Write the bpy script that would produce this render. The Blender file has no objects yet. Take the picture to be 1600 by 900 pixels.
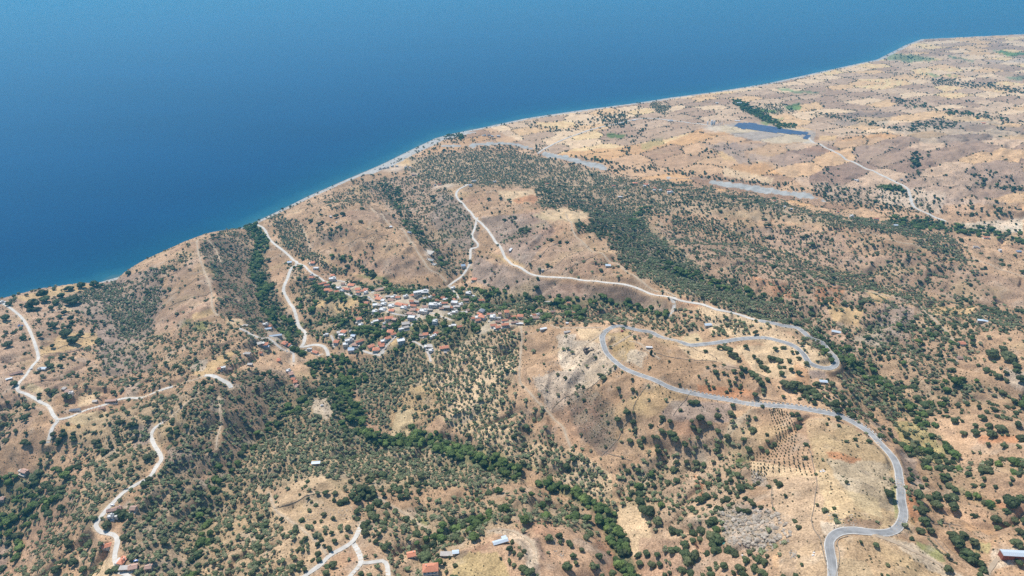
import bpy, bmesh, math, random, time
import numpy as np
from mathutils import Matrix, Vector
random.seed(7); rng = np.random.default_rng(11)
T0 = time.time()
scn = bpy.context.scene
COL = scn.collection
HAZE = 9.0e-5

# ------------------------------------------------------------------ camera
CAM_Z = 750.0
PITCH = math.radians(30.0)
FPX = 1067.0                      # focal length in photo pixels (photo 1600 wide)
cam_d = bpy.data.cameras.new('camera'); cam = bpy.data.objects.new('camera', cam_d); COL.objects.link(cam)
cam.location = (0, 0, CAM_Z); cam.rotation_euler = (math.pi/2 - PITCH, 0, 0)
cam_d.sensor_width = 36.0; cam_d.lens = 36.0*FPX/1600.0
cam_d.clip_start = 1.0; cam_d.clip_end = 90000.0
scn.camera = cam

# ------------------------------------------------------------------ sky and sun
SUN_EL = math.radians(54.0); SUN_AZ = math.radians(-38.0)     # azimuth from the view direction (+Y), towards +X
world = bpy.data.worlds.new("World"); scn.world = world; world.use_nodes = True
wn = world.node_tree
bg = wn.nodes['Background']; sky = wn.nodes.new('ShaderNodeTexSky')
sky.sky_type = 'NISHITA'; sky.sun_disc = False
sky.sun_elevation = SUN_EL; sky.sun_rotation = SUN_AZ
sky.altitude = 300; sky.air_density = 1.0; sky.dust_density = 0.1; sky.ozone_density = 3.0
wn.links.new(sky.outputs[0], bg.inputs[0]); bg.inputs[1].default_value = 0.107
sd_ = bpy.data.lights.new('sun', 'SUN'); sd_.energy = 4.25; sd_.angle = math.radians(0.5); sd_.color = (1.0, 0.955, 0.89)
sun = bpy.data.objects.new('sun', sd_); COL.objects.link(sun)
sdir = Vector((math.sin(SUN_AZ)*math.cos(SUN_EL), math.cos(SUN_AZ)*math.cos(SUN_EL), math.sin(SUN_EL)))
sun.rotation_euler = sdir.to_track_quat('Z', 'Y').to_euler(); sun.location = sdir*3000

scn.view_settings.view_transform = 'Standard'; scn.view_settings.look = 'None'
scn.view_settings.exposure = 0.18; scn.view_settings.gamma = 1.0
scn.render.engine = 'CYCLES'
cy = scn.cycles
cy.max_bounces = 4; cy.diffuse_bounces = 2; cy.glossy_bounces = 2; cy.transmission_bounces = 2
cy.volume_bounces = 0; cy.use_denoising = False; cy.caustics_reflective = False; cy.caustics_refractive = False
cy.use_adaptive_sampling = True; cy.adaptive_threshold = 0.006

# ------------------------------------------------------------------ camera maths: where a photo pixel's sight line meets the ground
CP, SP = math.cos(PITCH), math.sin(PITCH)
def ray(px, py):
    dx = (np.asarray(px, float)-800)/FPX; dy = (450-np.asarray(py, float))/FPX
    return dx, CP+dy*SP, -SP+dy*CP
def at_z(px, py, z):
    dx, dy, dz = ray(px, py); t = (np.asarray(z, float)-CAM_Z)/dz
    return dx*t, dy*t
def project(x, y, z):
    zc = z-CAM_Z
    depth = y*CP - zc*SP; up = y*SP + zc*CP
    depth = np.maximum(depth, 1e-3)
    return 800+FPX*x/depth, 450-FPX*up/depth, depth

# ------------------------------------------------------------------ elevations: (pixel x, pixel y, metres above the sea)
COAST = [(-700,600,18),(-400,550,20),(-150,500,20),(0,468,20),(60,452,18),(130,442,14),(152,441,6),(165,438,0),(180,434,0),(192,428,6),(200,420,22),(240,400,28),(290,378,30),
 (330,363,28),(358,359,18),(375,357,0),(400,346,0),(440,327,0),(480,307,0),(530,285,0),(570,268,0),(600,255,0),(640,235,0),(680,216,0),(705,209,0),(760,198,0),
 (820,185,0),(900,173,0),(1000,160,0),(1050,152,0),(1120,143,0),(1200,130,0),(1300,108,0),(1370,93,0),(1400,78,0),(1415,70,0),(1440,61,0),(1500,58,0),(1540,56,0),(1600,53,0),(1800,44,0),(2100,30,0)]
ELEV = """
-200,600,90;-200,760,70;-250,900,80;-100,1000,120;0,470,28;8,478,33;25,490,42;45,520,60;58,560,80;45,595,93;30,605,96;70,630,108;90,657,115;78,685,110;0,520,58;0,600,88;0,680,100;-80,560,80;
75,720,98;60,760,85;30,810,70;5,870,62;-60,930,60;130,470,22;165,443,5;185,452,10;212,485,26;222,515,38;218,545,50;205,585,68;182,612,84;160,636,100;110,500,40;100,560,68;130,600,88;
205,621,108;240,613,120;290,598,130;320,587,138;358,600,134;360,640,138;255,408,55;330,370,52;370,365,28;310,380,58;322,410,72;328,440,84;331,470,95;335,490,102;360,505,104;380,515,108;410,540,106;330,560,122;
260,470,58;280,440,66;240,500,55;300,520,85;260,560,88;395,352,2;398,375,9;385,400,17;395,425,24;412,455,32;428,485,42;450,520,52;488,562,64;515,580,70;540,610,80;556,650,90;575,680,98;630,690,104;700,700,113;
760,725,122;830,750,131;890,785,141;940,805,148;965,850,158;985,900,168;1000,960,185;402,351,6;430,382,22;460,409,42;446,445,50;458,480,57;475,520,66;475,545,69;510,545,77;485,425,52;520,450,72;560,456,84;
590,475,97;640,480,110;700,485,116;760,493,130;830,500,146;900,508,164;945,512,178;530,500,80;560,530,86;600,545,92;650,540,102;690,550,114;750,555,132;445,337,22;480,330,38;540,318,66;590,332,88;640,362,92;668,395,90;
685,425,84;500,370,66;560,370,92;600,400,92;620,425,82;425,352,6;445,373,18;478,400,32;530,422,54;570,436,64;640,442,74;685,445,76;715,448,66;590,272,3;605,295,10;618,318,16;640,350,26;668,383,40;692,415,54;
712,437,66;750,460,82;800,470,97;860,478,113;950,476,132;1010,488,148;1044,498,162;720,292,40;712,305,46;745,345,74;770,380,96;800,415,115;850,433,130;950,441,156;1046,467,182;1100,478,190;1190,503,200;1245,516,204;
1290,548,204;1305,566,204;835,298,58;830,330,92;900,345,118;870,372,126;925,372,132;960,410,148;1000,438,168;780,455,92;840,460,110;900,462,124;660,335,48;700,370,66;735,400,84;690,320,42;650,255,6;690,245,9;760,240,12;
800,262,22;850,285,30;900,292,38;720,280,28;1000,290,42;950,318,48;900,328,62;962,318,46;985,345,58;1030,380,78;1060,410,94;1110,440,113;1170,470,131;1235,497,146;1275,530,156;1332,575,163;1372,602,167;1412,640,174;
1455,688,188;1480,730,202;1487,785,226;1500,590,178;1600,625,192;1700,650,210;1548,793,240;1600,838,255;1700,880,270;1500,655,200;1560,655,214;1560,740,242;1600,700,235;940,530,181;960,567,187;1000,592,194;1080,617,202;
1180,630,210;1250,640,214;1320,660,220;1370,690,228;1400,735,240;1410,790,252;1395,828,257;1310,833,263;1298,862,267;1300,910,272;1300,980,280;1010,545,192;1100,570,203;1180,580,207;1060,535,181;1130,535,186;1190,530,193;
1240,542,199;1270,567,202;820,545,150;812,595,146;865,650,148;905,700,150;950,700,160;1000,645,184;1100,665,196;1200,700,208;1290,740,240;1220,780,226;1160,820,214;1110,870,208;1060,800,180;1200,875,238;1300,780,250;
960,790,152;1000,762,160;1040,737,166;1085,720,172;1120,688,180;1160,652,194;700,570,116;760,600,132;700,640,118;780,670,130;650,620,102;620,580,88;840,720,138;510,632,108;500,650,114;450,700,138;600,740,134;700,755,138;
500,755,160;560,800,176;640,825,176;780,768,152;840,815,190;850,860,206;910,880,196;560,870,186;430,880,190;700,885,192;780,900,206;800,980,225;550,960,205;530,592,76;498,604,82;468,632,92;430,662,100;390,692,108;350,732,120;
328,780,132;316,840,146;296,900,158;280,980,175;320,650,152;250,668,134;239,700,140;251,716,141;195,770,150;155,813,154;180,838,158;187,890,170;215,960,185;340,690,142;290,740,146;240,800,154;240,860,164;110,800,122;
90,860,122;140,900,142;60,880,95;120,740,110;170,700,118;400,620,118;440,600,104;380,580,116;1090,298,52;1080,312,62;1160,325,82;1200,342,92;1290,352,100;1340,362,110;1400,372,114;1455,385,116;1520,408,117;1600,435,122;1700,460,130;
1000,340,56;1050,352,60;1100,362,64;1200,392,76;1285,418,86;1330,440,94;1400,462,104;1480,480,117;1540,488,124;1600,497,131;1700,510,145;1060,378,92;1120,405,118;1200,428,134;1270,440,138;1300,475,150;1380,480,145;1430,470,132;
1470,510,150;1440,545,163;1380,560,168;1520,530,164;1600,530,168;1570,570,188;1600,600,200;740,228,3;800,232,6;850,241,10;950,266,16;1050,283,22;1110,288,25;1200,297,30;1270,305,36;1350,325,42;1400,338,46;1470,352,52;
1530,368,57;1600,384,63;1700,400,72;760,205,5;850,205,9;950,225,18;1050,240,28;1100,255,34;1150,225,44;1100,203,44;1262,218,52;1180,207,48;1000,190,16;1150,160,14;1250,170,24;1300,200,44;1350,255,64;1280,232,60;1250,280,46;
1400,215,84;1500,240,96;1600,250,108;1450,300,72;1600,315,86;1350,180,32;1450,150,28;1600,170,46;1450,110,14;1600,110,22;1600,70,5;1500,68,3;1750,120,40;1800,250,120;1800,70,10;2100,60,15;2200,300,160;2000,520,230;1950,750,300;
900,210,8;900,185,4;1050,165,5;1200,140,6;1350,105,5;1420,85,4"""
cp = np.array([[float(v) for v in s.split(',')] for s in ELEV.replace('\n', '').split(';') if s.strip()])
cc = np.array(COAST, float)
cx, cyy = at_z(cp[:, 0], cp[:, 1], cp[:, 2])
# waterline: below a cliff edge the shore lies a little seaward of the edge seen
kx, ky = at_z(cc[:, 0], cc[:, 1], cc[:, 2])
tg = np.gradient(np.stack([kx, ky], 1), axis=0); tg /= np.linalg.norm(tg, axis=1)[:, None]
nrm = np.stack([-tg[:, 1], tg[:, 0]], 1)               # points out to sea
SX, SY = kx+nrm[:, 0]*cc[:, 2]*0.7, ky+nrm[:, 1]*cc[:, 2]*0.7
PX = np.concatenate([cx, kx-nrm[:, 0]*3]); PY = np.concatenate([cyy, ky-nrm[:, 1]*3]); PZ = np.concatenate([cp[:, 2], cc[:, 2]+1.5])
def kern(r2): return np.sqrt(r2 + 30.0**2)
S = 1000.0
def poly_(x, y): return np.stack([np.ones_like(x), x/S, y/S], 1)
n = len(PX)
K = kern((PX[:, None]-PX)**2+(PY[:, None]-PY)**2)/S
K -= np.eye(n)*0.004
Pm = poly_(PX, PY)
A = np.block([[K, Pm], [Pm.T, np.zeros((3, 3))]])
W = np.linalg.solve(A, np.concatenate([PZ, np.zeros(3)]))
def rbf(x, y):
    out = np.empty(len(x))
    for i in range(0, len(x), 20000):
        a, b = x[i:i+20000].astype(np.float32), y[i:i+20000].astype(np.float32)
        d = (a[:, None]-PX.astype(np.float32))**2; d += (b[:, None]-PY.astype(np.float32))**2; d += 900.0
        np.sqrt(d, out=d)
        out[i:i+20000] = d @ (W[:n]/S).astype(np.float32) + poly_(a, b) @ W[n:]
    return out

# value/gradient noise
_perm = rng.permutation(4096)
_ga = rng.uniform(0, 2*math.pi, 4096); _gx, _gy = np.cos(_ga), np.sin(_ga)
def gnoise(x, y):
    xi, yi = np.floor(x).astype(np.int64), np.floor(y).astype(np.int64); xf, yf = x-xi, y-yi
    u = xf*xf*xf*(xf*(xf*6-15)+10); v = yf*yf*yf*(yf*(yf*6-15)+10)
    def g(ix, iy, fx, fy):
        h = _perm[(_perm[ix & 4095] + iy) & 4095]; return _gx[h]*fx+_gy[h]*fy
    a = g(xi, yi, xf, yf); b = g(xi+1, yi, xf-1, yf); c = g(xi, yi+1, xf, yf-1); d = g(xi+1, yi+1, xf-1, yf-1)
    return ((a*(1-u)+b*u)*(1-v)+(c*(1-u)+d*u)*v)*1.5
def fbm(x, y, oct=4, lac=2.03, gain=.5):
    s = 0; a = 1; t = 0
    for k in range(oct):
        s = s+a*gnoise(x+17.3*k, y-9.1*k); t += a; a *= gain; x = x*lac; y = y*lac
    return s/t

def coast_dist(x, y):
    """signed distance to the waterline, positive inland; also how cliff-like the nearest shore is"""
    best = np.full(len(x), 1e9, np.float32); cl = np.zeros(len(x), np.float32)
    for i in range(len(SX)-1):
        ax, ay, bx, by = SX[i], SY[i], SX[i+1], SY[i+1]; L = (bx-ax)**2+(by-ay)**2
        t = np.clip(((x-ax)*(bx-ax)+(y-ay)*(by-ay))/L, 0, 1)
        d = np.hypot(x-ax-t*(bx-ax), y-ay-t*(by-ay)); m = d < best
        best[m] = d[m]; cl[m] = (cc[i, 2]*(1-t)+cc[i+1, 2]*t)[m]
    yc = np.interp(x, SX, SY)
    return np.where(y < yc, best, -best), cl

# ------------------------------------------------------------------ terrain grid: a fan, finer near the camera
NU, NV, Y0, UM = 1180, 800, 250.0, 0.93
us = np.linspace(-UM, UM, NU)
pyr = np.linspace(1130, 40, NV)                      # rows evenly spaced as seen
_, ry, rz = ray(0, pyr)
zg = np.interp(pyr, [40, 250, 500, 900, 1130], [5, 30, 110, 200, 240])
ys = ry*(zg-CAM_Z)/rz
ys = np.sort(ys)
UU, YY = np.meshgrid(us, ys)
GX = (UU*(YY+Y0)).ravel(); GY = YY.ravel()
inl = GY < np.interp(GX, SX, SY)+70
SD = np.full(len(GX), -500.0); CL = np.zeros(len(GX))
SD[inl], CL[inl] = coast_dist(GX[inl], GY[inl])
land = SD > -30
H = np.full(len(GX), -8.0)
lx, ly = GX[land], GY[land]
h = rbf(lx, ly)
relief = np.clip((h-15)/80, 0, 1)
gul = 1-np.abs(fbm(lx/120+fbm(lx/300, ly/300, 2)*1.5, ly/120, 3))*2.4
h += relief*(gul-0.5)*9 + relief*(1-np.abs(fbm(lx/62+40, ly/62, 3))*3.0-.4)*3.2 + relief*fbm(lx/30, ly/30, 3)*1.6 + fbm(lx/260, ly/260, 2)*4*relief + fbm(lx/13, ly/13, 2)*0.7
sdl, cll = SD[land], np.clip(CL[land]/12, 0, 1)
bw = 16+6*gnoise(lx/150, ly/150)
prof_b = np.where(sdl < bw, sdl*0.09, bw*0.09+(sdl-bw)*0.35)
prof_c = sdl*1.7
prof = prof_b*(1-cll)+prof_c*cll
h = np.maximum(h, 1.2+np.clip(sdl, 0, 400)*0.008)
h = np.where(sdl > 0, np.minimum(h, prof), sdl*0.22)
H[land] = h
H = H.reshape(NV, NU)
print('terrain', round(time.time()-T0, 1))

def gully(x, y):
    f = fbm(x/230+7, y/230-3, 3)+.12*gnoise(x/40, y/40); return np.exp(-(f/.045)**2)
_px, _py, _ = project(lx, ly, h); smooth = np.ones(len(lx))
for ex, ey, rx_, ry_ in ((1130, 572, 230, 75), (1335, 780, 120, 140), (900, 575, 95, 65), (505, 810, 85, 60), (870, 870, 130, 55), (290, 450, 60, 60), (580, 390, 100, 45), (850, 370, 80, 60)):
    smooth = np.minimum(smooth, np.clip(((_px-ex)/rx_)**2+((_py-ey)/ry_)**2-.35, 0, 1))
HH = H.ravel().copy(); HH[land] -= smooth*relief*gully(lx, ly)*6.5*np.clip((sdl-60)/100, 0, 1); H = HH.reshape(NV, NU)
# the levelled pad of the solar park
def in_poly(x, y, X, Y):
    r = np.zeros(x.shape, bool); j = len(X)-1
    for i in range(len(X)):
        r ^= ((Y[i] > y) != (Y[j] > y)) & (x < (X[j]-X[i])*(y-Y[i])/(Y[j]-Y[i]+1e-9)+X[i]); j = i
    return r
_q = np.array([(1092, 202, 43.5), (1130, 196, 44), (1158, 189, 45), (1200, 191, 47), (1276, 204, 52), (1276, 224, 53), (1200, 226, 51), (1140, 216, 46)], float)
_X, _Y = at_z(_q[:, 0], _q[:, 1], _q[:, 2]); _c = np.linalg.lstsq(np.stack([_X, _Y, np.ones(8)], 1), _q[:, 2], rcond=None)[0]
_m = in_poly(GX, GY, _X, _Y).reshape(NV, NU).astype(float)
for _k in range(14): _m = np.maximum(_m, (np.roll(_m, 1, 0)+np.roll(_m, -1, 0)+np.roll(_m, 1, 1)+np.roll(_m, -1, 1))/4)
_pl = (_c[0]*GX+_c[1]*GY+_c[2]).reshape(NV, NU); H = H*(1-_m)+_pl*_m

def hgt(x, y, G=None):
    G = H if G is None else G
    x = np.asarray(x, float); y = np.asarray(y, float)
    v = np.clip(np.interp(y, ys, np.arange(NV)), 0, NV-1.001); u = np.clip((x/(y+Y0)+UM)/(2*UM)*(NU-1), 0, NU-1.001)
    i = v.astype(int); j = u.astype(int); fv = v-i; fu = u-j
    return (G[i, j]*(1-fu)+G[i, j+1]*fu)*(1-fv)+(G[i+1, j]*(1-fu)+G[i+1, j+1]*fu)*fv
def ground(px, py):
    """world point where the sight line of a photo pixel first meets the terrain"""
    px = np.atleast_1d(np.asarray(px, float)); py = np.atleast_1d(np.asarray(py, float))
    dx, dy, dz = ray(px, py); t = (300-CAM_Z)/dz; tmax = -CAM_Z/dz
    done = np.zeros(len(px), bool); tr = tmax.copy(); prev = t.copy()
    step = (tmax-t)/260
    for k in range(262):
        z = CAM_Z+dz*t; under = (z <= np.maximum(hgt(dx*t, dy*t), 0)) & ~done
        if under.any():
            lo, hi = prev[under].copy(), t[under].copy()
            for _ in range(9):
                m = (lo+hi)/2; zz = CAM_Z+dz[under]*m; b = zz <= np.maximum(hgt(dx[under]*m, dy[under]*m), 0)
                hi = np.where(b, m, hi); lo = np.where(b, lo, m)
            tr[under] = hi; done |= under
        prev = t.copy(); t = t+step
        if done.all(): break
    x, y = dx*tr, dy*tr
    return x, y, hgt(x, y), tr
def P(s): return [tuple(float(v) for v in q.split(',')) for q in s.split()]

# ------------------------------------------------------------------ roads: name, half width, kind, label, pixels
ROADS = [
 ('asphalt_road', 3.15, 'A', "1300,930 1300,905 1300,880 1295,855 1298,840 1310,832 1330,829 1370,832 1392,831 1405,822 1411,805 1408,780 1404,745 1398,720 1385,700 1362,680 1330,660 1290,645 1240,635 1180,630 1140,625 1080,614 1040,603 1000,587 970,572 952,558 945,545 941,530 943,520 952,514 970,512 1000,516 1020,521 1050,531 1075,538 1100,538 1130,534 1160,529 1190,528 1215,532 1240,541 1255,553 1265,565 1280,574 1295,576 1304,572 1307,563 1300,553 1285,541 1265,525 1245,513 1220,508 1186,501"),
 ('gravel_road', 2.70, 'G', "1190,502 1160,495 1120,484 1095,476 1060,468 1030,462 1000,452 950,442 900,437 850,433 825,427 800,414 788,400 780,382 770,370 755,352 745,343 735,330 720,315 713,305 716,297 731,288"),
 ('gravel_road', 2.52, 'G', "1048,465 1054,474 1052,484 1044,494"),
 ('gravel_road', 2.34, 'G', "746,340 743,352 740,362 738,370 747,381 744,387 736,390 735,400 734,410 731,418 722,431 710,440 702,446"),
 ('gravel_road', 2.88, 'G', "402,351 413,358 420,372 430,382 442,391 455,403 464,411 455,420 448,438 443,453 447,463 457,478 463,495 467,510 477,520 475,535 470,542 490,539 505,540 511,548 513,556"),
 ('gravel_road', 2.16, 'G', "462,411 475,415 485,425 500,434 512,441 525,447"),
 ('gravel_road', 2.34, 'G', "-40,468 0,473 8,476 30,492 42,508 50,525 57,545 59,562 50,573 42,585 27,607 40,615 60,626 75,634 83,648 90,657 83,665 78,677 75,692"),
 ('gravel_road', 2.34, 'G', "88,656 110,649 140,639 180,627 205,621 240,613 260,607 270,604"),
 ('dirt_track', 1.2, 'T', "270,604 285,600 300,594 320,587"),
 ('gravel_road', 3.06, 'G', "320,587 330,586 345,592 358,600 361,606"),
 ('dirt_track', 1.0, 'T', "310,614 292,628 275,644 255,660"),
 ('gravel_road', 2.4, 'G', "255,660 243,669 237,680 240,693 252,714 247,728 235,742 215,757 195,770 178,783 165,797 155,809 150,822 158,832 177,836 183,842 182,858 180,875 185,890 195,897 210,908"),
 ('gravel_road', 2.34, 'G', "460,912 500,883 515,867 535,857 550,848 557,835 565,820"),
 ('gravel_road', 2.34, 'G', "552,849 560,862 564,880 550,895 540,910"),
 ('gravel_road', 1.98, 'G', "564,880 580,877 600,878 605,885 608,912"),
 ('village_lane', 2.4, 'L', "525,447 536,456 548,461 560,464 572,462 580,468 590,475 600,484"),
 ('village_lane', 1.9, 'L', "514,440 530,438 546,440"),
 ('village_lane', 2.0, 'L', "580,458 592,452 600,449"),
 ('village_lane', 2.0, 'L', "600,484 615,490 632,493 648,494 658,491 672,489 684,491 697,497 705,500"),
 ('village_lane', 2.0, 'L', "656,490 650,500 643,508 634,512 626,520 618,526 608,536 600,545 594,553"),
 ('village_lane', 2.4, 'L', "566,548 578,552 588,554 595,556 600,548"),
 ('village_lane', 1.8, 'L', "638,532 650,535 662,543 670,553 673,565"),
 ('village_lane', 1.8, 'L', "700,446 706,452 713,460 716,466"),
 ('village_lane', 1.8, 'L', "517,524 521,532 522,543"),
 ('village_lane', 1.8, 'L', "772,516 785,510 800,506 815,504"),
 ('village_lane', 2.0, 'L', "373,513 385,518 395,524 408,528 418,530 430,537 440,544 450,549 458,553 459,566"),
 ('village_lane', 1.6, 'L', "472,549 484,547 497,556 504,553"),
 ('dirt_track', 1.15, 'T', "308,375 310,395 316,415 322,430 330,455 331,475 334,486 341,493"),
 ('dirt_track', 1.30, 'T', "813,508 815,530 812,570 812,595 820,606 833,620 850,635 862,650 880,668 886,685 892,700"),
 ('dirt_track', 1.30, 'T', "580,325 600,340 630,360 650,390 660,405 668,418 676,424 688,430 697,440"),
 ('dirt_track', 3.6, 'T', "1262,212 1270,222 1310,240 1370,270 1400,285 1417,294 1422,305 1426,320 1440,330 1478,346"),
 ('dirt_track', 1.30, 'T', "885,335 893,350 896,362 912,380 940,395 965,413 1000,437 1040,455 1055,463"),
 ('dirt_track', 3.0, 'T', "840,240 850,233 880,218 910,207 922,203 960,194 1009,185 1060,190 1112,196"),
 ('dirt_track', 1.08, 'T', "1340,361 1370,368 1398,376 1430,382 1462,385"),
 ('dirt_track', 1.30, 'T', "1160,323 1190,324 1220,328 1250,338 1280,345"),
 ('dirt_track', 1.30, 'T', "1520,402 1550,414 1600,431 1640,445"),
 ('dirt_track', 1.30, 'T', "1354,455 1380,461 1410,468 1428,473 1440,483 1456,496 1470,510 1482,524 1488,532"),
 ('dirt_track', 1.58, 'T', "1535,912 1548,888 1556,876 1570,868 1592,866"),
 ('dirt_track', 1.30, 'T', "1368,836 1395,846 1430,862 1468,882 1510,905"),
 ('dirt_track', 1.08, 'T', "420,770 430,795 445,808 465,822 485,838 500,852 510,866"),
 ('dirt_track', 1.22, 'T', "588,775 600,783 620,795 640,808 655,820 668,824"),
 ('dirt_track', 1.15, 'T', "765,830 780,827 800,831 818,838 832,850 838,866 834,880"),
 ('dirt_track', 0.94, 'T', "862,508 875,512 920,512 940,512"),
 ('dirt_track', 0.94, 'T', "948,545 975,530 990,522"),
 ('dirt_track', 0.94, 'T', "985,533 1000,536 1012,548 1030,560"),
 ('dirt_track', 1.01, 'T', "650,300 680,305 700,302"),
 ('dirt_track', 0.94, 'T', "342,620 344,650 342,672 338,700"),
 ('dirt_track', 0.86, 'T', "326,375 338,392 345,410"),
 ('dirt_track', 0.86, 'T', "470,350 478,368 485,388"),
 ('dirt_track', 0.94, 'T', "1105,280 1080,279 1048,278"),
 ('dirt_track', 0.79, 'T', "895,560 915,540 935,525 943,516"),
]
def smooth_path(x, y, step):
    """Catmull-Rom through the points, resampled evenly"""
    p = np.stack([x, y], 1); p = np.vstack([2*p[0]-p[1], p, 2*p[-1]-p[-2]])
    out = []
    for i in range(1, len(p)-2):
        a, b, c, d = p[i-1], p[i], p[i+1], p[i+2]; m = max(2, int(np.linalg.norm(c-b)/2))
        t = np.linspace(0, 1, m, endpoint=False)[:, None]
        out.append(.5*((2*b)+(c-a)*t+(2*a-5*b+4*c-d)*t*t+(3*b-a-3*c+d)*t**3))
    q = np.vstack(out+[p[-2:-1]])
    for _ in range(3): q[1:-1] = (q[:-2]+2*q[1:-1]+q[2:])/4
    s = np.concatenate([[0], np.cumsum(np.linalg.norm(np.diff(q, axis=0), axis=1))])
    k = max(2, int(s[-1]/step)+1); ss = np.linspace(0, s[-1], k)
    return np.interp(ss, s, q[:, 0]), np.interp(ss, s, q[:, 1])
paths = []
for nm, hw, kd, s in ROADS:
    pp = np.array(P(s)); x, y, z, t = ground(pp[:, 0], pp[:, 1])
    x, y = smooth_path(x, y, 5.0); z = hgt(x, y)
    for _ in range(10 if kd in 'AG' else 4):
        z[1:-1] = (z[:-2]+2*z[1:-1]+z[2:])/4
    paths.append([nm, hw, kd, x, y, np.maximum(z, 1.3)])
# cut and fill under the roads
ROADD = np.full(H.shape, 1e3)            # distance beyond a road's edge
for nm, hw, kd, x, y, z in paths:
    xs = np.repeat(x, 1); bd = np.full(H.shape, 1e3) if False else None
    R = hw+9
    for k in range(len(x)):
        i0, i1 = np.searchsorted(ys, [y[k]-R, y[k]+R])
        if i1 <= i0: i0, i1 = max(0, i0-1), i0+1
        w = R/(y[k]+Y0); u0 = x[k]/(y[k]+Y0)
        j0 = int((u0-w+UM)/(2*UM)*(NU-1)); j1 = int((u0+w+UM)/(2*UM)*(NU-1))+2
        i0, j0 = max(i0, 0), max(j0, 0); j1 = min(j1, NU)
        if j1 <= j0 or i1 <= i0: continue
        gx = GX.reshape(NV, NU)[i0:i1, j0:j1]; gy = GY.reshape(NV, NU)[i0:i1, j0:j1]
        d = np.hypot(gx-x[k], gy-y[k])-hw
        cur = ROADD[i0:i1, j0:j1]; m = d < cur
        cur[m] = d[m]
        # blend once per vertex using the nearest sample
        if not hasattr(ground, 'zt'): ground.zt = np.zeros(H.shape)
        ground.zt[i0:i1, j0:j1][m] = z[k]
ZT = ground.zt
wgt = np.clip(1-(ROADD-2.0)/7.0, 0, 1); wgt = wgt*wgt*(3-2*wgt)
H = np.where(ROADD < 9, H*(1-wgt)+(ZT-0.25)*wgt, H)
print('roads', round(time.time()-T0, 1))
# ------------------------------------------------------------------ masks drawn over the land (2-pixel raster of the photo, carried onto the ground)
MW, MH = 800, 450
_yy, _xx = np.mgrid[0:MH, 0:MW]; MPX = _xx*2+1.0; MPY = _yy*2+1.0
# edges between zones wander, as real ones do
_wx = gnoise(MPX/22.0, MPY/14.0)*7+gnoise(MPX/7.0, MPY/5.0)*3; _wy = gnoise(MPX/22.0+50, MPY/14.0)*5+gnoise(MPX/7.0+90, MPY/5.0)*2
def fill(poly, wob=1.0):
    p = np.array(P(poly)) if isinstance(poly, str) else np.array(poly, float)
    X, Y = MPX+_wx*wob, MPY+_wy*wob
    ins = np.zeros((MH, MW), bool)
    for (x1, y1), (x2, y2) in zip(p, np.roll(p, -1, 0)):
        if y1 == y2: continue
        ins ^= ((y1 > Y) != (y2 > Y)) & (X < (x2-x1)*(Y-y1)/(y2-y1)+x1)
    return ins
def band(line, w, wob=1.0):
    """distance band round a polyline; w = half width in photo pixels (vertical squash 0.7)"""
    p = np.array(P(line)); best = np.full((MH, MW), 1e9); X, Y = MPX+_wx*wob*.6, MPY+_wy*wob*.6
    for (x1, y1), (x2, y2) in zip(p[:-1], p[1:]):
        L = (x2-x1)**2+(y2-y1)**2+1e-6; t = np.clip(((X-x1)*(x2-x1)+(Y-y1)*(y2-y1))/L, 0, 1)
        best = np.minimum(best, np.hypot(X-x1-t*(x2-x1), (Y-y1-t*(y2-y1))*1.25))
    return best < w
def blur(a, k):
    for ax in (0, 1):
        q = np.pad(a, [(k, k) if i == ax else (0, 0) for i in (0, 1)], mode='edge'); c = np.cumsum(q, axis=ax)
        c = np.concatenate([np.zeros_like(np.take(c, [0], ax)), c], ax); n_ = 2*k+1
        a = (np.take(c, range(n_, c.shape[ax]), ax)-np.take(c, range(0, c.shape[ax]-n_), ax))/n_
    return a
OL = np.full((MH, MW), .03); OK = np.full((MH, MW), .03); LU = np.zeros((MH, MW)); SC = np.full((MH, MW), .22)
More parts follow.
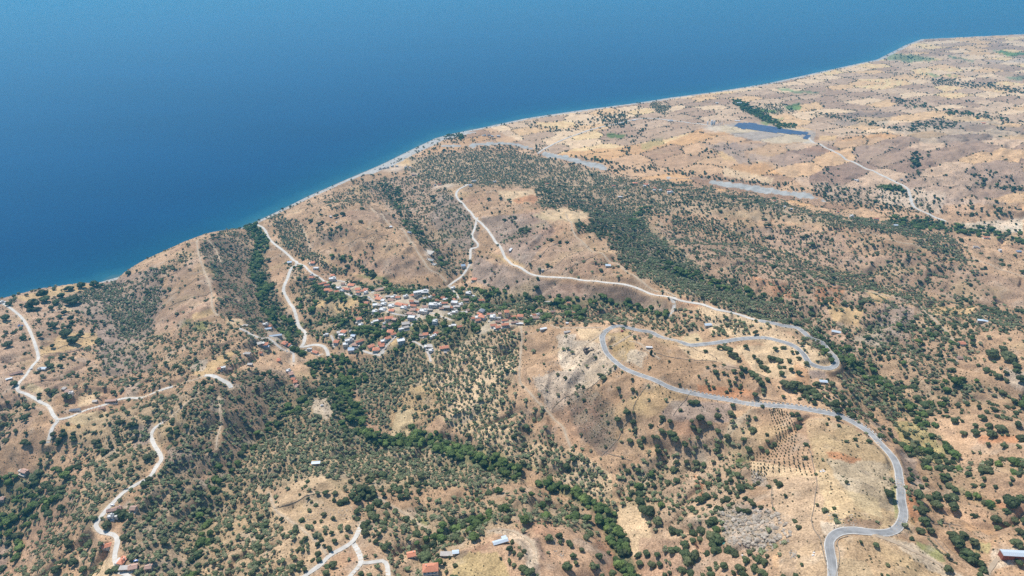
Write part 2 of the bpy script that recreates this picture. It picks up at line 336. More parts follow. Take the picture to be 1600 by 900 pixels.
# zones: polygon ; olive, oak, lush, scrub (None keeps)
Z = [
 ("-20,455 165,438 215,470 190,520 150,560 60,650 -20,720", .07, .07, 0, .25),
 ("90,470 150,446 170,446 210,440 245,418 248,455 262,462 240,500 228,540 240,580 205,600 160,590 185,530 150,505 110,490", .8, .12, 0, .5),
 ("190,452 230,425 285,398 300,402 262,432 250,460 215,470", .5, .15, 0, .5),
 ("150,560 185,535 225,510 300,500 400,560 300,600 230,610 150,620 120,600", .42, .12, 0, .5),
 ("95,495 170,490 190,530 160,560 110,545", .22, .12, 0, .3),
 ("250,470 262,432 300,400 330,368 318,400 333,440 333,492 250,530 236,515 240,490", .03, .015, 0, .12),
 ("312,380 340,364 400,358 408,400 430,450 470,530 440,548 400,510 345,492 337,440", .44, .10, 0, .7),
 ("350,500 400,510 430,540 400,560 360,560 300,560 250,560 240,530 300,515", .38, .10, 0, .5),
 ("420,343 440,335 475,345 480,388 500,400 545,425 520,430 470,405 440,385", .75, .1, 0, .5),
 ("455,410 520,450 560,470 575,500 520,545 478,520 465,480 450,445", .5, .15, .1, .6),
 ("440,332 600,318 640,345 668,385 700,425 640,440 560,425 500,400 485,388 480,350", .03, .01, 0, .22),
 ("500,362 535,355 540,366 505,380", .35, .2, 0, .8),
 ("560,285 640,275 700,298 712,310 745,350 738,400 705,440 690,428 670,385 640,345 600,318 575,310", .38, .03, 0, .6),
 ("500,312 560,290 600,318 560,318 520,330", .3, .05, 0, .4),
 ("690,320 745,360 735,395 700,400 660,355", .32, .02, 0, .6),
 ("640,268 600,263 640,246 680,232 740,236 800,236 850,246 950,272 1050,287 1130,297 1200,310 1290,334 1400,352 1392,366 1290,352 1220,334 1150,325 1060,332 1005,345 960,332 930,328 880,326 842,322 836,292 740,286 700,292 640,280", .60, .03, 0, .5),
 ("640,232 660,222 700,214 740,214 770,228 700,238 650,246", .1, .15, 0, .3),
 ("840,290 905,298 985,330 960,340 920,328 880,326 842,322", .6, .4, 0, .6),
 ("905,325 1000,335 1025,370 1075,405 1110,430 1200,470 1290,500 1315,535 1290,548 1245,508 1190,498 1100,474 1050,455 1000,432 962,408 962,370 925,345", 1.0, .12, 0, .8),
 ("898,346 950,348 990,370 1000,385 960,378 905,360", .3, .9, 0, .6),
 ("950,380 1000,372 1060,410 1040,425 970,400", .7, .4, 0, .9),
 ("1020,345 1100,345 1200,352 1300,365 1400,382 1500,410 1600,440 1600,486 1480,466 1330,432 1220,386 1130,356", .37, .07, 0, .3),
 ("1025,355 1100,352 1200,392 1290,425 1420,465 1400,500 1330,570 1230,490 1110,432", .40, .09, 0, .45),
 ("1480,420 1600,445 1600,486 1500,470", .16, .04, 0, .2),
 ("1330,362 1460,385 1480,398 1380,380", .15, .03, 0, .15),
 ("1050,290 1200,318 1160,326 1060,330", .45, .25, 0, .4),
 ("1110,300 1300,348 1160,330", .42, .22, 0, .3),
 ("1280,335 1420,352 1540,420 1500,410 1400,365 1290,350", .8, .1, 0, .5),
 ("1400,495 1530,500 1520,560 1460,570 1430,520", .5, .45, .05, .5),
 ("1330,520 1440,500 1500,560 1490,600 1440,655 1400,640 1340,560", .5, .25, .02, .6),
 ("1450,470 1600,490 1600,515 1500,520 1440,500", .5, .3, 0, .5),
 ("1530,515 1600,520 1600,600 1530,600", .05, .08, 0, .2),
 ("1480,610 1600,640 1600,735 1500,735 1465,690", .03, .06, 0, .2),
 ("1400,600 1480,590 1540,610 1480,640 1440,650", .5, .3, .1, .6),
 ("1310,575 1400,620 1440,655 1380,655 1320,625", .55, .2, 0, .5),
 ("1235,605 1300,600 1320,630 1380,640 1350,655 1290,645 1250,622", .35, .6, 0, .4),
 ("1390,655 1440,665 1480,705 1475,725 1440,720 1405,685", .12, .25, .02, .5),
 ("1420,690 1470,710 1500,770 1470,760 1440,730", .1, .55, .05, .5),
 ("1500,725 1600,715 1600,745 1560,740 1510,750", .2, .5, .05, .4),
 ("850,480 940,468 1010,488 1050,482 1100,488 1182,510 1165,528 1110,505 1082,532 1030,518 985,506 940,506 880,505", .65, .05, 0, .3),
 ("1090,510 1120,505 1150,530 1120,534", .4, .1, 0, .2),
 ("1232,518 1262,525 1290,558 1285,570 1262,560", .4, .03, 0, .4),
 ("500,438 700,450 760,455 860,470 880,500 830,508 800,500 770,520 700,545 680,560 600,560 560,545 520,540 500,500 480,450", .50, .26, .28, .6),
 ("700,455 760,462 870,476 940,478 900,500 850,490 760,480", .65, .12, .1, .5),
 ("505,470 560,460 570,480 530,500 500,490", .4, .1, .02, .4),
 ("560,560 600,558 680,540 700,560 690,600 640,645 600,682 565,650 552,600", .95, .06, 0, .6),
 ("685,530 770,518 812,520 815,570 792,598 800,640 860,680 895,702 950,740 955,792 880,758 800,725 740,695 700,665 650,620 675,570", .72, .05, 0, .12),
 ("790,590 815,600 860,650 840,680 800,640", .35, .03, 0, .3),
 ("640,600 675,600 690,640 660,680 620,690 600,670", .35, .06, .02, .6),
 ("640,680 760,690 860,740 800,730 700,700 640,700", .55, .1, .1, .6),
 ("820,515 940,520 950,560 900,600 870,640 820,595", .015, .03, 0, .25),
 ("885,618 925,604 960,640 965,690 940,705 895,665", .06, .13, 0, .9),
 ("520,585 545,620 565,680 640,700 700,706 830,752 760,762 640,766 560,745 440,765 340,790 335,745 390,700 440,650", 1.0, .05, 0, .5),
 ("485,625 515,618 530,640 510,655 490,648", .05, .03, 0, .3),
 ("300,612 330,592 420,575 500,600 430,665 362,722 340,760 300,760 255,722 275,665", .50, .08, 0, .9),
 ("330,640 350,660 345,720 325,700", .15, .1, 0, .8),
 ("255,722 300,760 342,762 322,840 300,900 300,930 212,930 190,840 205,782", .72, .16, 0, .6),
 ("90,680 240,622 300,612 245,680 245,718 170,790 150,830 130,840 70,800 72,730", .5, .14, 0, .4),
 ("-20,800 70,790 150,830 170,850 150,930 -20,930", .5, .08, 0, .35),
 ("150,700 205,664 222,660 195,705 150,712", .4, .7, 0, .6),
 ("-20,750 55,745 60,790 40,835 -20,850", .3, .35, .5, .6),
 ("340,765 440,757 455,800 500,860 470,900 460,930 300,930 322,850", .62, .10, 0, .3),
 ("428,765 500,742 560,785 572,830 505,868 480,868 430,800", .05, .03, 0, .12),
 ("455,810 510,868 470,905 440,880 430,850", .1, .05, 0, .12),
 ("535,742 665,742 672,795 600,782 560,790", .35, .55, 0, .4),
 ("565,790 640,785 700,800 650,840 640,930 565,930 570,840", .48, .15, 0, .3),
 ("640,840 660,790 760,762 900,782 935,838 870,832 790,822 700,858 660,930 640,930", .58, .1, .06, .3),
 ("690,930 715,862 790,826 865,816 905,830 962,862 962,930", .01, .015, 0, .15),
 ("960,742 1170,650 1200,700 1180,745 1155,800 1130,830 1040,820 1000,850 975,830", .36, .10, .01, .5),
 ("955,790 1012,790 1018,845 990,870", .75, .08, 0, .2),
 ("1000,840 1130,830 1200,860 1200,930 1000,930", .15, .07, 0, .3),
 ("1120,800 1165,790 1240,805 1240,850 1200,865 1140,865", .02, .01, 0, .7),
 ("1200,745 1290,745 1290,930 1225,930", .005, .008, 0, .15),
 ("1180,636 1240,640 1250,720 1270,748 1170,742", .005, .01, 0, .1),
 ("1200,632 1330,660 1400,720 1408,825 1300,832 1285,760 1260,700", .006, .006, 0, .25),
 ("940,512 1060,540 1190,530 1290,575 1240,634 1060,610 970,570", .01, .01, 0, .2),
 ("1310,836 1500,836 1600,860 1600,930 1305,930", .004, .004, 0, .2),
 # the plain beyond the river
 ("760,196 1050,150 1400,78 1440,62 1600,54 1600,200 1400,200 1250,215 1100,200 1000,240 860,245", .02, .045, 0, .1),
 ("850,242 1000,225 1150,235 1290,290 1200,296 1100,285 950,262", .02, .07, 0, .2),
 ("1150,225 1300,220 1600,200 1600,320 1400,320 1290,305", .01, .03, 0, .15),
 ("1270,285 1420,300 1600,320 1600,375 1500,352 1400,336 1290,315", .32, .26, 0, .3),
 ("935,178 978,180 985,196 940,196", .1, .7, 0, .3), ("1015,162 1045,160 1045,178 1028,178", .7, .2, 0, .3),
 ("1420,235 1450,245 1445,258 1425,262", .1, .7, 0, .3), ("1508,262 1540,262 1600,285 1600,300 1560,296 1510,280", .05, .35, 0, .3),
 ("1385,84 1440,86 1470,95 1420,97 1385,92", .4, .1, 0, .3), ("1160,168 1230,165 1250,176 1190,180", .35, .2, 0, .3),
 ("720,225 850,228 860,238 760,236", .3, .3, 0, .2),
]
for poly, o, k_, l_, s_ in Z:
    m = fill(poly); OL[m] = o; OK[m] = k_; LU[m] = l_; SC[m] = s_
SC = np.maximum(SC, np.minimum(OL*.75, .62)); OL, OK, LU, SC = blur(OL, 1), blur(OK, 1), blur(LU, 1), blur(SC, 2)
# belts of trees: line ; half width px ; olive, oak, lush
B = [
 ("1290,350 1400,356 1480,374 1540,400 1600,425", 6, .95, .1, 0), ("1130,440 1200,470 1290,505 1330,520", 7, .95, .3, 0),
 ("395,356 412,372 405,395 398,420 412,445 418,480 440,505 462,535 470,548", 11, .15, .5, .6),
 ("420,470 445,500 470,540", 10, .2, .8, .2),
 ("500,575 530,572 552,590", 20, .1, .8, .35),
 ("470,640 500,605 540,590", 9, .3, .8, .1),
 ("545,600 535,620 555,640 560,672 590,690 640,690 665,682 700,705 760,722 805,740", 11, .1, .35, .85),
 ("520,620 535,650 545,680", 12, .1, .95, .2),
 ("850,752 892,772 925,790 948,800", 9, .05, .3, .95),
 ("948,800 955,830 970,860 985,905", 13, .05, .55, .75),
 ("300,905 318,850 328,800 340,750 368,725 400,690 440,655 480,625", 10, .3, .5, .25),
 ("985,800 1000,762 1040,738 1095,722", 9, .3, .65, .25),
 ("700,838 740,822 770,805", 10, .3, .3, .5), ("665,850 690,838 705,820", 8, .3, .3, .5),
 ("75,690 68,725 60,745", 9, .1, 1, .1), ("100,745 85,775 50,800 25,830 20,868", 14, .2, .75, .3),
 ("75,775 110,755 125,740", 9, .2, .7, 0), ("600,290 618,318 640,350 668,383 692,412", 8, .7, .35, .1),
 ("614,300 622,312", 9, .4, .6, .2), ("745,455 800,466 860,470 945,470 1000,484 1040,495", 6, .5, .3, .6),
 ("880,474 900,480 905,495", 8, .2, .3, .6), ("530,530 570,515 610,512 630,522", 9, .2, .3, .7),
 ("500,458 530,466 560,462", 7, .2, .5, .5), ("520,400 560,415 583,432", 5, .4, .2, .3),
 ("1040,420 1100,440 1140,452 1215,470", 5, .5, .2, .4), ("990,350 1000,340 1012,330", 8, .3, .5, .3),
 ("1060,346 1130,362 1200,390 1290,424 1400,460 1500,488 1600,505", 11, 1, .1, 0),
 ("1010,335 1060,336 1150,352", 6, .5, .4, 0), ("1060,318 1105,330", 8, .2, .5, 0),
 ("1290,548 1330,570 1368,596 1400,620 1420,640", 12, .35, .75, .2), ("1422,640 1450,668 1480,705 1492,735", 11, .25, .6, .3),
 ("1480,600 1540,605 1580,625 1610,640", 9, .4, .7, .2), ("1500,765 1540,785 1560,800", 8, .1, .6, .5), ("1480,730 1485,770 1490,790", 9, .1, .9, .2),
 ("1560,800 1585,822 1605,838", 6, .05, .8, .1), ("1320,490 1350,480 1360,470", 9, .3, .6, 0), ("1290,470 1300,490", 5, 0, .9, 0),
 ("1500,470 1560,488 1600,490", 9, .4, .6, 0), ("1240,500 1300,540 1320,550", 6, .3, .8, .1), ("1400,490 1440,500", 6, .3, .6, 0),
 ("880,250 950,264 1020,264 1100,274 1180,286 1230,292 1300,308 1400,326", 4.5, .15, .6, 0), ("890,247 960,255", 4, .1, .6, .1),
 ("1150,160 1172,172 1190,183 1215,194 1238,199", 3.6, .05, .8, .6), ("1400,345 1450,352 1500,358 1560,365 1600,378", 9, .2, .6, .3),
 ("1420,328 1470,340 1520,350", 5, .4, .3, 0), ("1375,293 1415,297", 3, .1, .6, .9),
 ("1270,178 1330,186 1400,204 1480,198", 2.6, .1, .6, 0), ("1400,160 1440,168 1480,176 1530,182 1600,190", 2.6, .1, .6, .1), ("1380,152 1440,158", 2, .1, .5, 0),
 ("1460,126 1520,132 1580,138 1620,146", 4.5, .3, .6, 0), ("1390,112 1450,122", 2.5, .2, .3, 0), ("1520,290 1600,298", 3, .1, .5, .1),
 ("1420,200 1460,190 1490,196", 4, .2, .6, 0), ("900,192 940,188 975,200", 2, .1, .5, 0), ("990,150 1000,178", 2, .1, .3, 0),
 ("1100,236 1150,240 1170,256", 2.5, .05, .6, 0), ("975,245 1000,205 1010,198", 2, .05, .5, 0), ("870,200 930,200 990,215", 1.5, 0, .5, 0),
 ("820,195 870,203 905,200", 2.5, .1, .6, 0), ("700,212 720,215", 5, .1, .8, .3), ("1290,262 1300,282 1290,300", 3, .1, .7, 0), ("1440,265 1430,275 1415,288", 2.5, .1, .6, 0),
 ("820,360 800,372", 5, .3, .4, 0), ("790,372 830,358", 4, .3, .4, 0), ("1030,395 1050,420", 4, .3, .3, .2),
]
for ln, w_, o, k_, l_ in B:
    m = band(ln, w_); OL[m] = np.minimum(OL[m], .95)*.3+o*.7; OK[m] = k_; LU[m] = l_; SC[m] = np.maximum(SC[m], .4)
OL, OK, LU = blur(OL, 1), blur(OK, 1), blur(LU, 1)
CREST = fill("820,292 905,298 905,330 962,372 962,410 1000,434 1040,456 1000,450 900,436 850,430 800,410 780,380 800,330", .3)

# ------------------------------------------------------------------ ground colours (true surface colours, no light in them)
TAN = (.40, .272, .172); CREAM = (.55, .42, .27); OCHRE = (.49, .35, .185); PINK = (.375, .262, .185); BROWN = (.255, .172, .118); DARK = (.19, .138, .108)
RED = (.40, .20, .105); GREY = (.42, .355, .285); PALE = (.54, .455, .35); STRAW = (.455, .365, .225); GREEN = (.10, .16, .05); LIME = (.27, .29, .12); BED = (.42, .40, .355); MAUVE = (.29, .225, .185)
BC = np.empty((MH, MW, 3)); BC[:] = TAN
C = [
 ("-20,455 165,438 215,470 190,520 150,560 60,650 -20,720", PINK), ("20,465 130,440 150,450 90,462 40,470", OCHRE), ("95,475 160,472 165,486 100,488", CREAM),
 ("60,545 100,520 150,520 160,535 120,545 62,556", OCHRE), ("60,556 200,545 205,558 100,562 62,566", TAN), ("20,565 50,545 50,570 20,580", TAN), ("65,520 95,515 80,540 65,545", BROWN), ("0,560 45,560 25,600 0,620", PINK),
 ("90,470 150,446 245,418 262,462 228,540 240,580 160,590 150,505", MAUVE),
 ("33,604 48,597 70,610 60,617 42,610", STRAW), ("122,620 145,608 160,615 150,632 122,636", CREAM), ("195,600 220,597 215,618 196,622", GREY), ("170,610 190,610 188,622 172,624", TAN),
 ("103,650 165,640 175,660 140,668 108,660", STRAW), ("90,664 170,664 165,682 135,692 100,680", OCHRE), ("165,630 195,632 195,648 170,652", TAN),
 ("262,460 262,432 330,368 333,492 250,530 236,515", PINK), ("286,445 300,432 305,440 296,449", BROWN), ("250,470 320,400 325,420 262,480", TAN),
 ("312,380 340,364 408,400 430,450 470,530 440,548 345,492", BROWN),
 ("400,355 420,365 415,380 440,395 455,405 430,405 405,395 410,370", TAN), ("425,420 450,418 443,450 425,440", TAN), ("300,490 330,482 336,490 302,502", OCHRE), ("300,505 320,500 330,510 302,520", LIME), ("355,498 380,498 380,508 352,505", CREAM),
 ("285,500 302,498 295,515 280,520", GREEN), ("345,555 370,545 350,575 320,590 300,585", OCHRE), ("300,565 325,558 318,580 300,580", GREY), ("255,520 300,508 310,515 258,530", TAN),
 ("440,332 600,318 640,345 668,385 700,425 640,440 560,425 500,400 485,388 480,350", TAN), ("500,362 545,350 560,360 520,385", BROWN), ("530,330 600,330 640,355 600,345 545,345", PINK), ("560,400 650,400 690,425 640,435 570,420", PINK),
 ("515,395 545,360 600,375 560,395", TAN),
 ("560,285 640,275 700,298 745,350 738,400 705,440 670,385 600,318", PINK), ("690,300 720,310 750,350 742,400 700,380 670,340", MAUVE), ("600,262 650,260 640,245 620,252", OCHRE),
 ("720,300 840,295 840,320 800,330 750,330", TAN), ("775,300 835,296 838,318 800,318", CREAM), ("800,310 840,305 838,318 812,318", RED),
 ("750,340 840,330 870,360 820,420 780,390", MAUVE), ("830,335 920,330 900,350 880,345 850,345", STRAW), ("840,330 880,325 925,333 915,342 870,345", CREAM), ("820,420 860,380 900,370 930,395 960,430 850,428", PINK), ("745,410 800,415 850,436 780,400", TAN),
 ("740,400 800,420 860,440 950,448 1040,470 1040,500 1000,480 900,466 800,462 740,440", MAUVE), ("900,448 980,448 1030,478 960,470", DARK), ("1010,455 1050,462 1100,478 1050,474", RED), ("760,395 790,400 830,420 800,415", OCHRE),
 ("640,268 640,246 740,236 850,246 950,272 1290,334 1400,352 1290,352 1060,332 960,332 842,322 836,292 700,292", (.36, .27, .175)),
 ("905,325 1000,335 1110,430 1290,500 1290,548 1190,498 1000,432 962,370", (.30, .235, .15)), ("990,390 1060,410 1060,430 1000,415", MAUVE),
 ("1020,345 1300,365 1600,440 1600,486 1330,432 1130,356", PINK), ("1025,355 1200,392 1420,465 1330,570 1110,432", PINK), ("1170,430 1230,445 1240,465 1200,462", RED), ("1280,440 1320,450 1310,480 1270,470", RED), ("1160,440 1200,440 1210,460 1180,455", (.38, .24, .15)),
 ("1330,370 1400,380 1380,400 1320,395", TAN), ("1380,475 1430,480 1420,540 1370,520", MAUVE), ("1330,530 1380,500 1400,520 1380,545", GREY), ("1350,452 1400,462 1370,475", OCHRE), ("1450,478 1530,480 1510,495 1460,492", OCHRE), ("1290,470 1350,485 1340,510 1300,500", OCHRE),
 ("1530,515 1600,520 1600,600 1530,600", TAN), ("1570,575 1600,580 1600,612 1580,605", GREY),
 ("1480,610 1600,640 1600,735 1500,735 1465,690", TAN), ("1530,680 1590,680 1590,695 1530,692", RED), ("1390,655 1440,665 1480,705 1475,725 1440,720 1405,685", (.38, .315, .14)), ("1405,700 1430,720 1440,760 1412,740", MAUVE),
 ("1408,745 1420,750 1437,790 1440,810 1425,820 1415,800", RED), ("1412,800 1430,810 1425,840 1410,830", (.43, .30, .16)), ("1500,740 1600,745 1600,800 1560,790 1510,765", TAN), ("1530,775 1590,790 1590,800 1540,790", RED),
 ("1310,580 1400,620 1440,655 1380,655 1320,625", (.36, .25, .15)),
 ("850,480 1010,488 1182,510 1165,528 1082,532 985,506 880,505", TAN), ("1090,478 1190,498 1300,560 1310,580 1270,580 1190,535 1110,520", CREAM), ("1060,540 1100,535 1090,520 1070,525", STRAW),
 ("500,438 760,455 880,500 770,520 680,560 560,545 480,450", (.36, .28, .17)), ("548,483 562,478 568,486 552,494", RED), ("520,480 560,462 565,470 530,492", OCHRE), ("490,472 508,468 505,482 492,480", OCHRE), ("485,390 545,425 580,430 575,436 520,420", (.43, .32, .17)), ("560,428 620,435 580,438", GREEN), ("450,515 478,510 470,500", LIME),
 ("695,452 715,450 712,459 700,460", LIME), ("610,530 625,528 620,538 608,540", OCHRE), ("640,505 660,505 655,520 640,515", LIME), ("478,565 496,568 490,575 476,572", CREAM),
 ("560,560 690,560 690,600 600,682 552,600", (.30, .235, .14)), ("685,530 812,520 800,640 955,740 955,792 700,665 650,620", CREAM), ("790,590 860,650 900,700 860,700 780,660", TAN), ("640,600 675,595 700,640 640,690 600,660", (.40, .29, .15)), ("620,640 650,640 640,690 610,680", STRAW),
 ("640,690 760,700 860,740 760,722 680,705", (.32, .28, .13)),
 ("820,515 940,520 975,572 945,600 925,604 870,640 862,648 815,600", TAN), ("880,530 940,535 965,575 925,603 890,600 870,560", PALE), ("830,590 900,575 925,605 880,640 860,645", GREY), ("900,512 945,515 940,535 905,530", CREAM), ("870,525 900,520 890,545 870,545", GREY), ("945,520 985,518 1000,570 960,560", (.42, .31, .16)), ("985,545 1010,550 1005,575 975,565", PALE),
 ("945,602 970,575 1040,605 1040,618 970,650 935,625", (.44, .30, .19)), ("975,632 1018,598 1080,618 1010,655", (.46, .33, .19)), ("885,618 925,604 960,640 965,700 940,715 895,665", DARK), ("1050,625 1140,630 1140,660 1060,660 1030,650", MAUVE), ("1050,660 1100,655 1090,680 1060,680", (.40, .24, .15)),
 ("1090,600 1180,610 1180,625 1090,615", RED), ("1060,540 1160,545 1150,570 1080,560", CREAM), ("1150,540 1230,540 1250,595 1190,600", CREAM), ("1180,590 1260,590 1260,630 1180,622", TAN), ("1240,570 1262,576 1265,600 1245,600", (.42, .25, .14)), ("1262,575 1290,580 1290,592 1268,590", MAUVE),
 ("520,585 565,680 830,752 640,766 440,765 340,790 440,650", (.37, .29, .18)), ("485,625 515,618 530,640 510,655 490,648", PALE), ("505,635 515,632 515,645 506,646", GREY),
 ("300,612 420,575 500,600 430,665 340,760 300,760 255,722 275,665", BROWN), ("325,620 350,622 350,650 330,640", GREY), ("330,660 355,665 350,710 330,700", (.30, .20, .12)), ("260,700 310,702 300,745 265,735", MAUVE), ("305,708 345,712 330,745 300,745", (.30, .22, .15)),
 ("255,722 342,762 300,930 212,930 190,840", (.30, .225, .15)), ("90,680 240,622 300,612 245,718 150,830 70,800", (.36, .27, .17)), ("70,690 130,700 150,730 100,760 70,740", TAN), ("205,665 240,660 240,690 210,700", MAUVE),
 ("-20,800 70,790 150,830 150,930 -20,930", TAN), ("-20,835 15,840 12,890 -20,900", MAUVE), ("105,862 150,830 180,850 120,900", TAN), ("145,880 185,868 180,905 140,905", CREAM), ("35,735 60,735 55,765 20,765", TAN),
 ("340,765 440,757 500,860 470,930 300,930", (.43, .32, .20)), ("428,765 500,742 560,785 572,830 505,868 430,800", (.46, .34, .22)), ("545,772 590,760 575,815 555,815", (.38, .25, .16)), ("455,810 510,868 440,905 430,850", (.46, .34, .22)), ("500,868 560,850 562,890 500,905", TAN),
 ("565,790 700,800 640,930 565,930", (.44, .32, .21)), ("640,840 660,790 900,782 935,838 790,822 660,930", (.42, .31, .20)), ("630,806 670,812 668,825 640,815", LIME),
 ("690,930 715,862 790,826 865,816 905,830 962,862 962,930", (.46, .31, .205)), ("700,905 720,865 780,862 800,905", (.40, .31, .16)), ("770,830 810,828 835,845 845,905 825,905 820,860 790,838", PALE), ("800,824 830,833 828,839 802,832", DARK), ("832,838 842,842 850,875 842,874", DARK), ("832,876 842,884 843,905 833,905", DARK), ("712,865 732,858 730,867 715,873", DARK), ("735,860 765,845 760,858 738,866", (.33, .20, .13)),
 ("800,812 860,812 880,835 850,838", (.42, .255, .165)), ("925,835 962,855 962,905 950,890", (.43, .24, .15)), ("650,520 760,520 700,540 670,545", (.3, .24, .14)),
 ("960,742 1170,650 1200,700 1155,800 1130,830 1000,850", (.42, .305, .205)), ("1085,740 1100,745 1098,780 1090,775", RED), ("955,790 1012,790 1018,845 990,870", CREAM), ("1130,685 1175,705 1172,720 1145,722", LIME), ("1145,708 1165,702 1172,712 1160,722 1140,722", GREEN),
 ("1000,840 1200,860 1200,930 1000,930", (.42, .29, .20)), ("1120,798 1150,786 1200,795 1245,808 1235,845 1200,862 1150,860 1130,840", (.36, .30, .245)), ("1170,735 1195,738 1200,760 1180,760", GREY), ("1195,850 1240,825 1240,870 1210,890", (.46, .30, .17)),
 ("1180,636 1240,640 1262,748 1170,742", TAN), ("1175,720 1262,735 1275,746 1175,746", CREAM), ("1200,745 1290,745 1290,930 1225,930", (.385, .285, .19)), ("1240,860 1290,840 1300,920 1250,920", (.45, .33, .21)),
 ("1255,650 1330,665 1400,720 1408,825 1300,832 1280,760", (.44, .335, .20)), ("1290,715 1390,725 1400,800 1350,790 1310,755", (.43, .36, .26)), ("1290,705 1320,708 1350,720 1330,724 1295,716", RED), ("1320,765 1370,778 1380,810 1340,795", STRAW), ("1395,760 1408,765 1408,800 1398,820", LIME), ("1280,815 1310,820 1380,822 1330,828 1290,835", PALE), ("1318,808 1380,815 1370,828 1320,825", BROWN),
 ("1310,836 1400,838 1480,880 1500,930 1305,930", (.47, .345, .215)), ("1305,870 1350,875 1370,905 1305,905", (.40, .31, .20)), ("1430,845 1470,860 1480,880 1440,865", LIME), ("1380,838 1430,850 1500,905 1460,895", PALE), ("1500,815 1560,835 1560,855 1530,850", (.44, .28, .16)), ("1550,860 1600,855 1600,880 1550,890", PALE), ("1520,845 1550,850 1545,865 1525,862", (.36, .31, .15)),
 ("1170,640 1185,640 1190,700 1130,730 1120,715 1160,680", (.43, .31, .205)), ("1140,660 1180,636 1160,660 1130,690", (.44, .36, .26)),
 # beyond the river
 ("760,196 1050,150 1400,78 1440,62 1600,54 1600,200 1250,215 1100,200 1000,240 860,245", (.50, .385, .27)),
 ("850,242 1000,225 1150,235 1290,290 1200,296 1100,285 950,262", TAN), ("1120,238 1160,232 1168,252 1130,250", OCHRE), ("1170,240 1205,245 1200,255 1172,252", CREAM), ("1130,262 1210,278 1205,288 1130,275", CREAM),
 ("1100,225 1150,222 1200,245 1170,260 1120,235", MAUVE), ("1150,225 1300,220 1600,200 1600,320 1400,320 1290,305 1200,260", (.375, .285, .215)), ("1230,240 1300,250 1350,300 1260,290", (.40, .29, .21)), ("1280,212 1308,212 1305,220 1280,221", OCHRE), ("1250,225 1300,232 1330,245 1270,236", (.44, .30, .20)),
 ("1380,200 1500,180 1600,200 1600,215 1450,225", (.32, .26, .20)), ("1330,175 1400,175 1380,200 1300,195", (.33, .27, .21)), ("1370,290 1480,300 1470,335 1380,318", (.46, .37, .28)), ("1270,285 1370,295 1380,320 1290,312", (.38, .29, .21)), ("1500,350 1600,340 1600,365 1520,360", PALE),
 ("948,208 980,210 975,217 950,215", (.12, .22, .06)), ("1385,84 1440,86 1470,95 1420,97 1385,92", (.16, .22, .12)), ("1550,79 1600,83 1600,87 1575,87", (.08, .2, .07)), ("1480,86 1530,96 1520,97 1482,89", (.17, .23, .13)), ("1435,112 1470,118 1460,121", (.18, .24, .14)), ("1475,116 1497,119 1480,120", (.14, .22, .1)), ("1225,165 1250,160 1250,172 1230,172", (.08, .2, .07)), ("1190,190 1225,184 1215,192 1195,196", (.25, .33, .14)), ("1180,171 1220,173 1205,177 1182,176", (.13, .24, .07)),
 ("1540,95 1600,90 1600,98 1560,99", GREY), ("1210,136 1250,141 1290,146 1240,145", (.18, .26, .14)), ("1570,120 1600,118 1600,126 1575,124", (.17, .22, .13)), ("1000,225 1035,215 1040,225 1005,235", (.33, .29, .16)),
 ("1570,355 1600,350 1600,365 1572,362", PALE), ("1095,199 1130,194 1160,190 1275,206 1272,222 1200,224 1140,210", BED), ("690,212 730,225 720,235 690,232", TAN),
]
FIELD = np.zeros((MH, MW))
for poly, c in C:
    m_ = fill(poly, .5 if c not in (CREAM, STRAW, OCHRE) else .2)
    if c in (CREAM, STRAW, OCHRE) and '685,530' not in poly and '1090,478' not in poly and m_.sum() < 4000: FIELD[m_] = 1
    BC[m_] = BC[m_]*.15+np.array(c)*.85
KF = 1-.8*blur(FIELD, 1); OL *= KF; OK *= KF; SC *= KF
BEDM = band("850,241 880,246 920,256 945,262", 4.6, .5) | band("690,227 740,230", 2.2, .3) | band("1040,277 1075,281", 1.6, .6) | band("960,266 1000,270", 1.2, .8) | band("1110,285 1160,292 1215,300 1268,308", 5.0, .7) | band("1275,310 1290,314", 2.5, .7) | band("735,228 790,223 830,232", 2.8, .5) | band("1340,323 1365,329", 1.5, .6)
BEDM = blur(BEDM.astype(float), 1)
SOLM = fill('1090,202 1115,196 1148,189 1180,188 1240,198 1280,204 1276,226 1200,228 1140,216', .1).astype(float)
# pale trodden ground of yards and squares in the village
PAVE = np.zeros((MH, MW))
for s in ("512,440 530,438 560,448 575,455 600,462 600,475 570,462 530,454", "590,462 660,462 668,470 600,480", "600,470 660,478 720,474 715,482 650,484 610,490 590,486", "640,486 700,484 705,492 660,498 640,494",
          "540,525 560,530 560,552 548,550 538,538", "590,535 604,540 600,552 588,552", "735,492 760,494 758,502 735,500", "770,494 800,500 815,506 790,514 770,515 748,525 748,518", "415,517 440,521 452,528 430,534 420,525", "430,540 452,545 460,552 452,553", "448,560 466,566 455,572", "664,388 672,388 675,400 663,399", "732,410 742,412 738,420 730,422", "668,540 676,545 676,552 668,550", "1095,199 1110,197 1130,200 1125,206 1100,205", "590,262 620,256 640,258 625,268 600,268", "636,270 655,270 650,276", "670,292 700,288 720,288 700,294", "188,888 212,884 210,892 195,896", "1105,505 1130,505 1120,510 1105,512", "200,782 204,778 202,796 192,796"):
    PAVE[fill(s, .3)] = 1
PAVE = blur(PAVE, 1)

def samp(M, x, y, z):
    px, py, _ = project(x, y, z)
    i = np.clip(py/2-.5, 0, MH-1.001); j = np.clip(px/2-.5, 0, MW-1.001)
    a = i.astype(int); b = j.astype(int); fi, fj = i-a, j-b
    if M.ndim == 3: fi, fj = fi[:, None], fj[:, None]
    return (M[a, b]*(1-fj)+M[a, b+1]*fj)*(1-fi)+(M[a+1, b]*(1-fj)+M[a+1, b+1]*fj)*fi

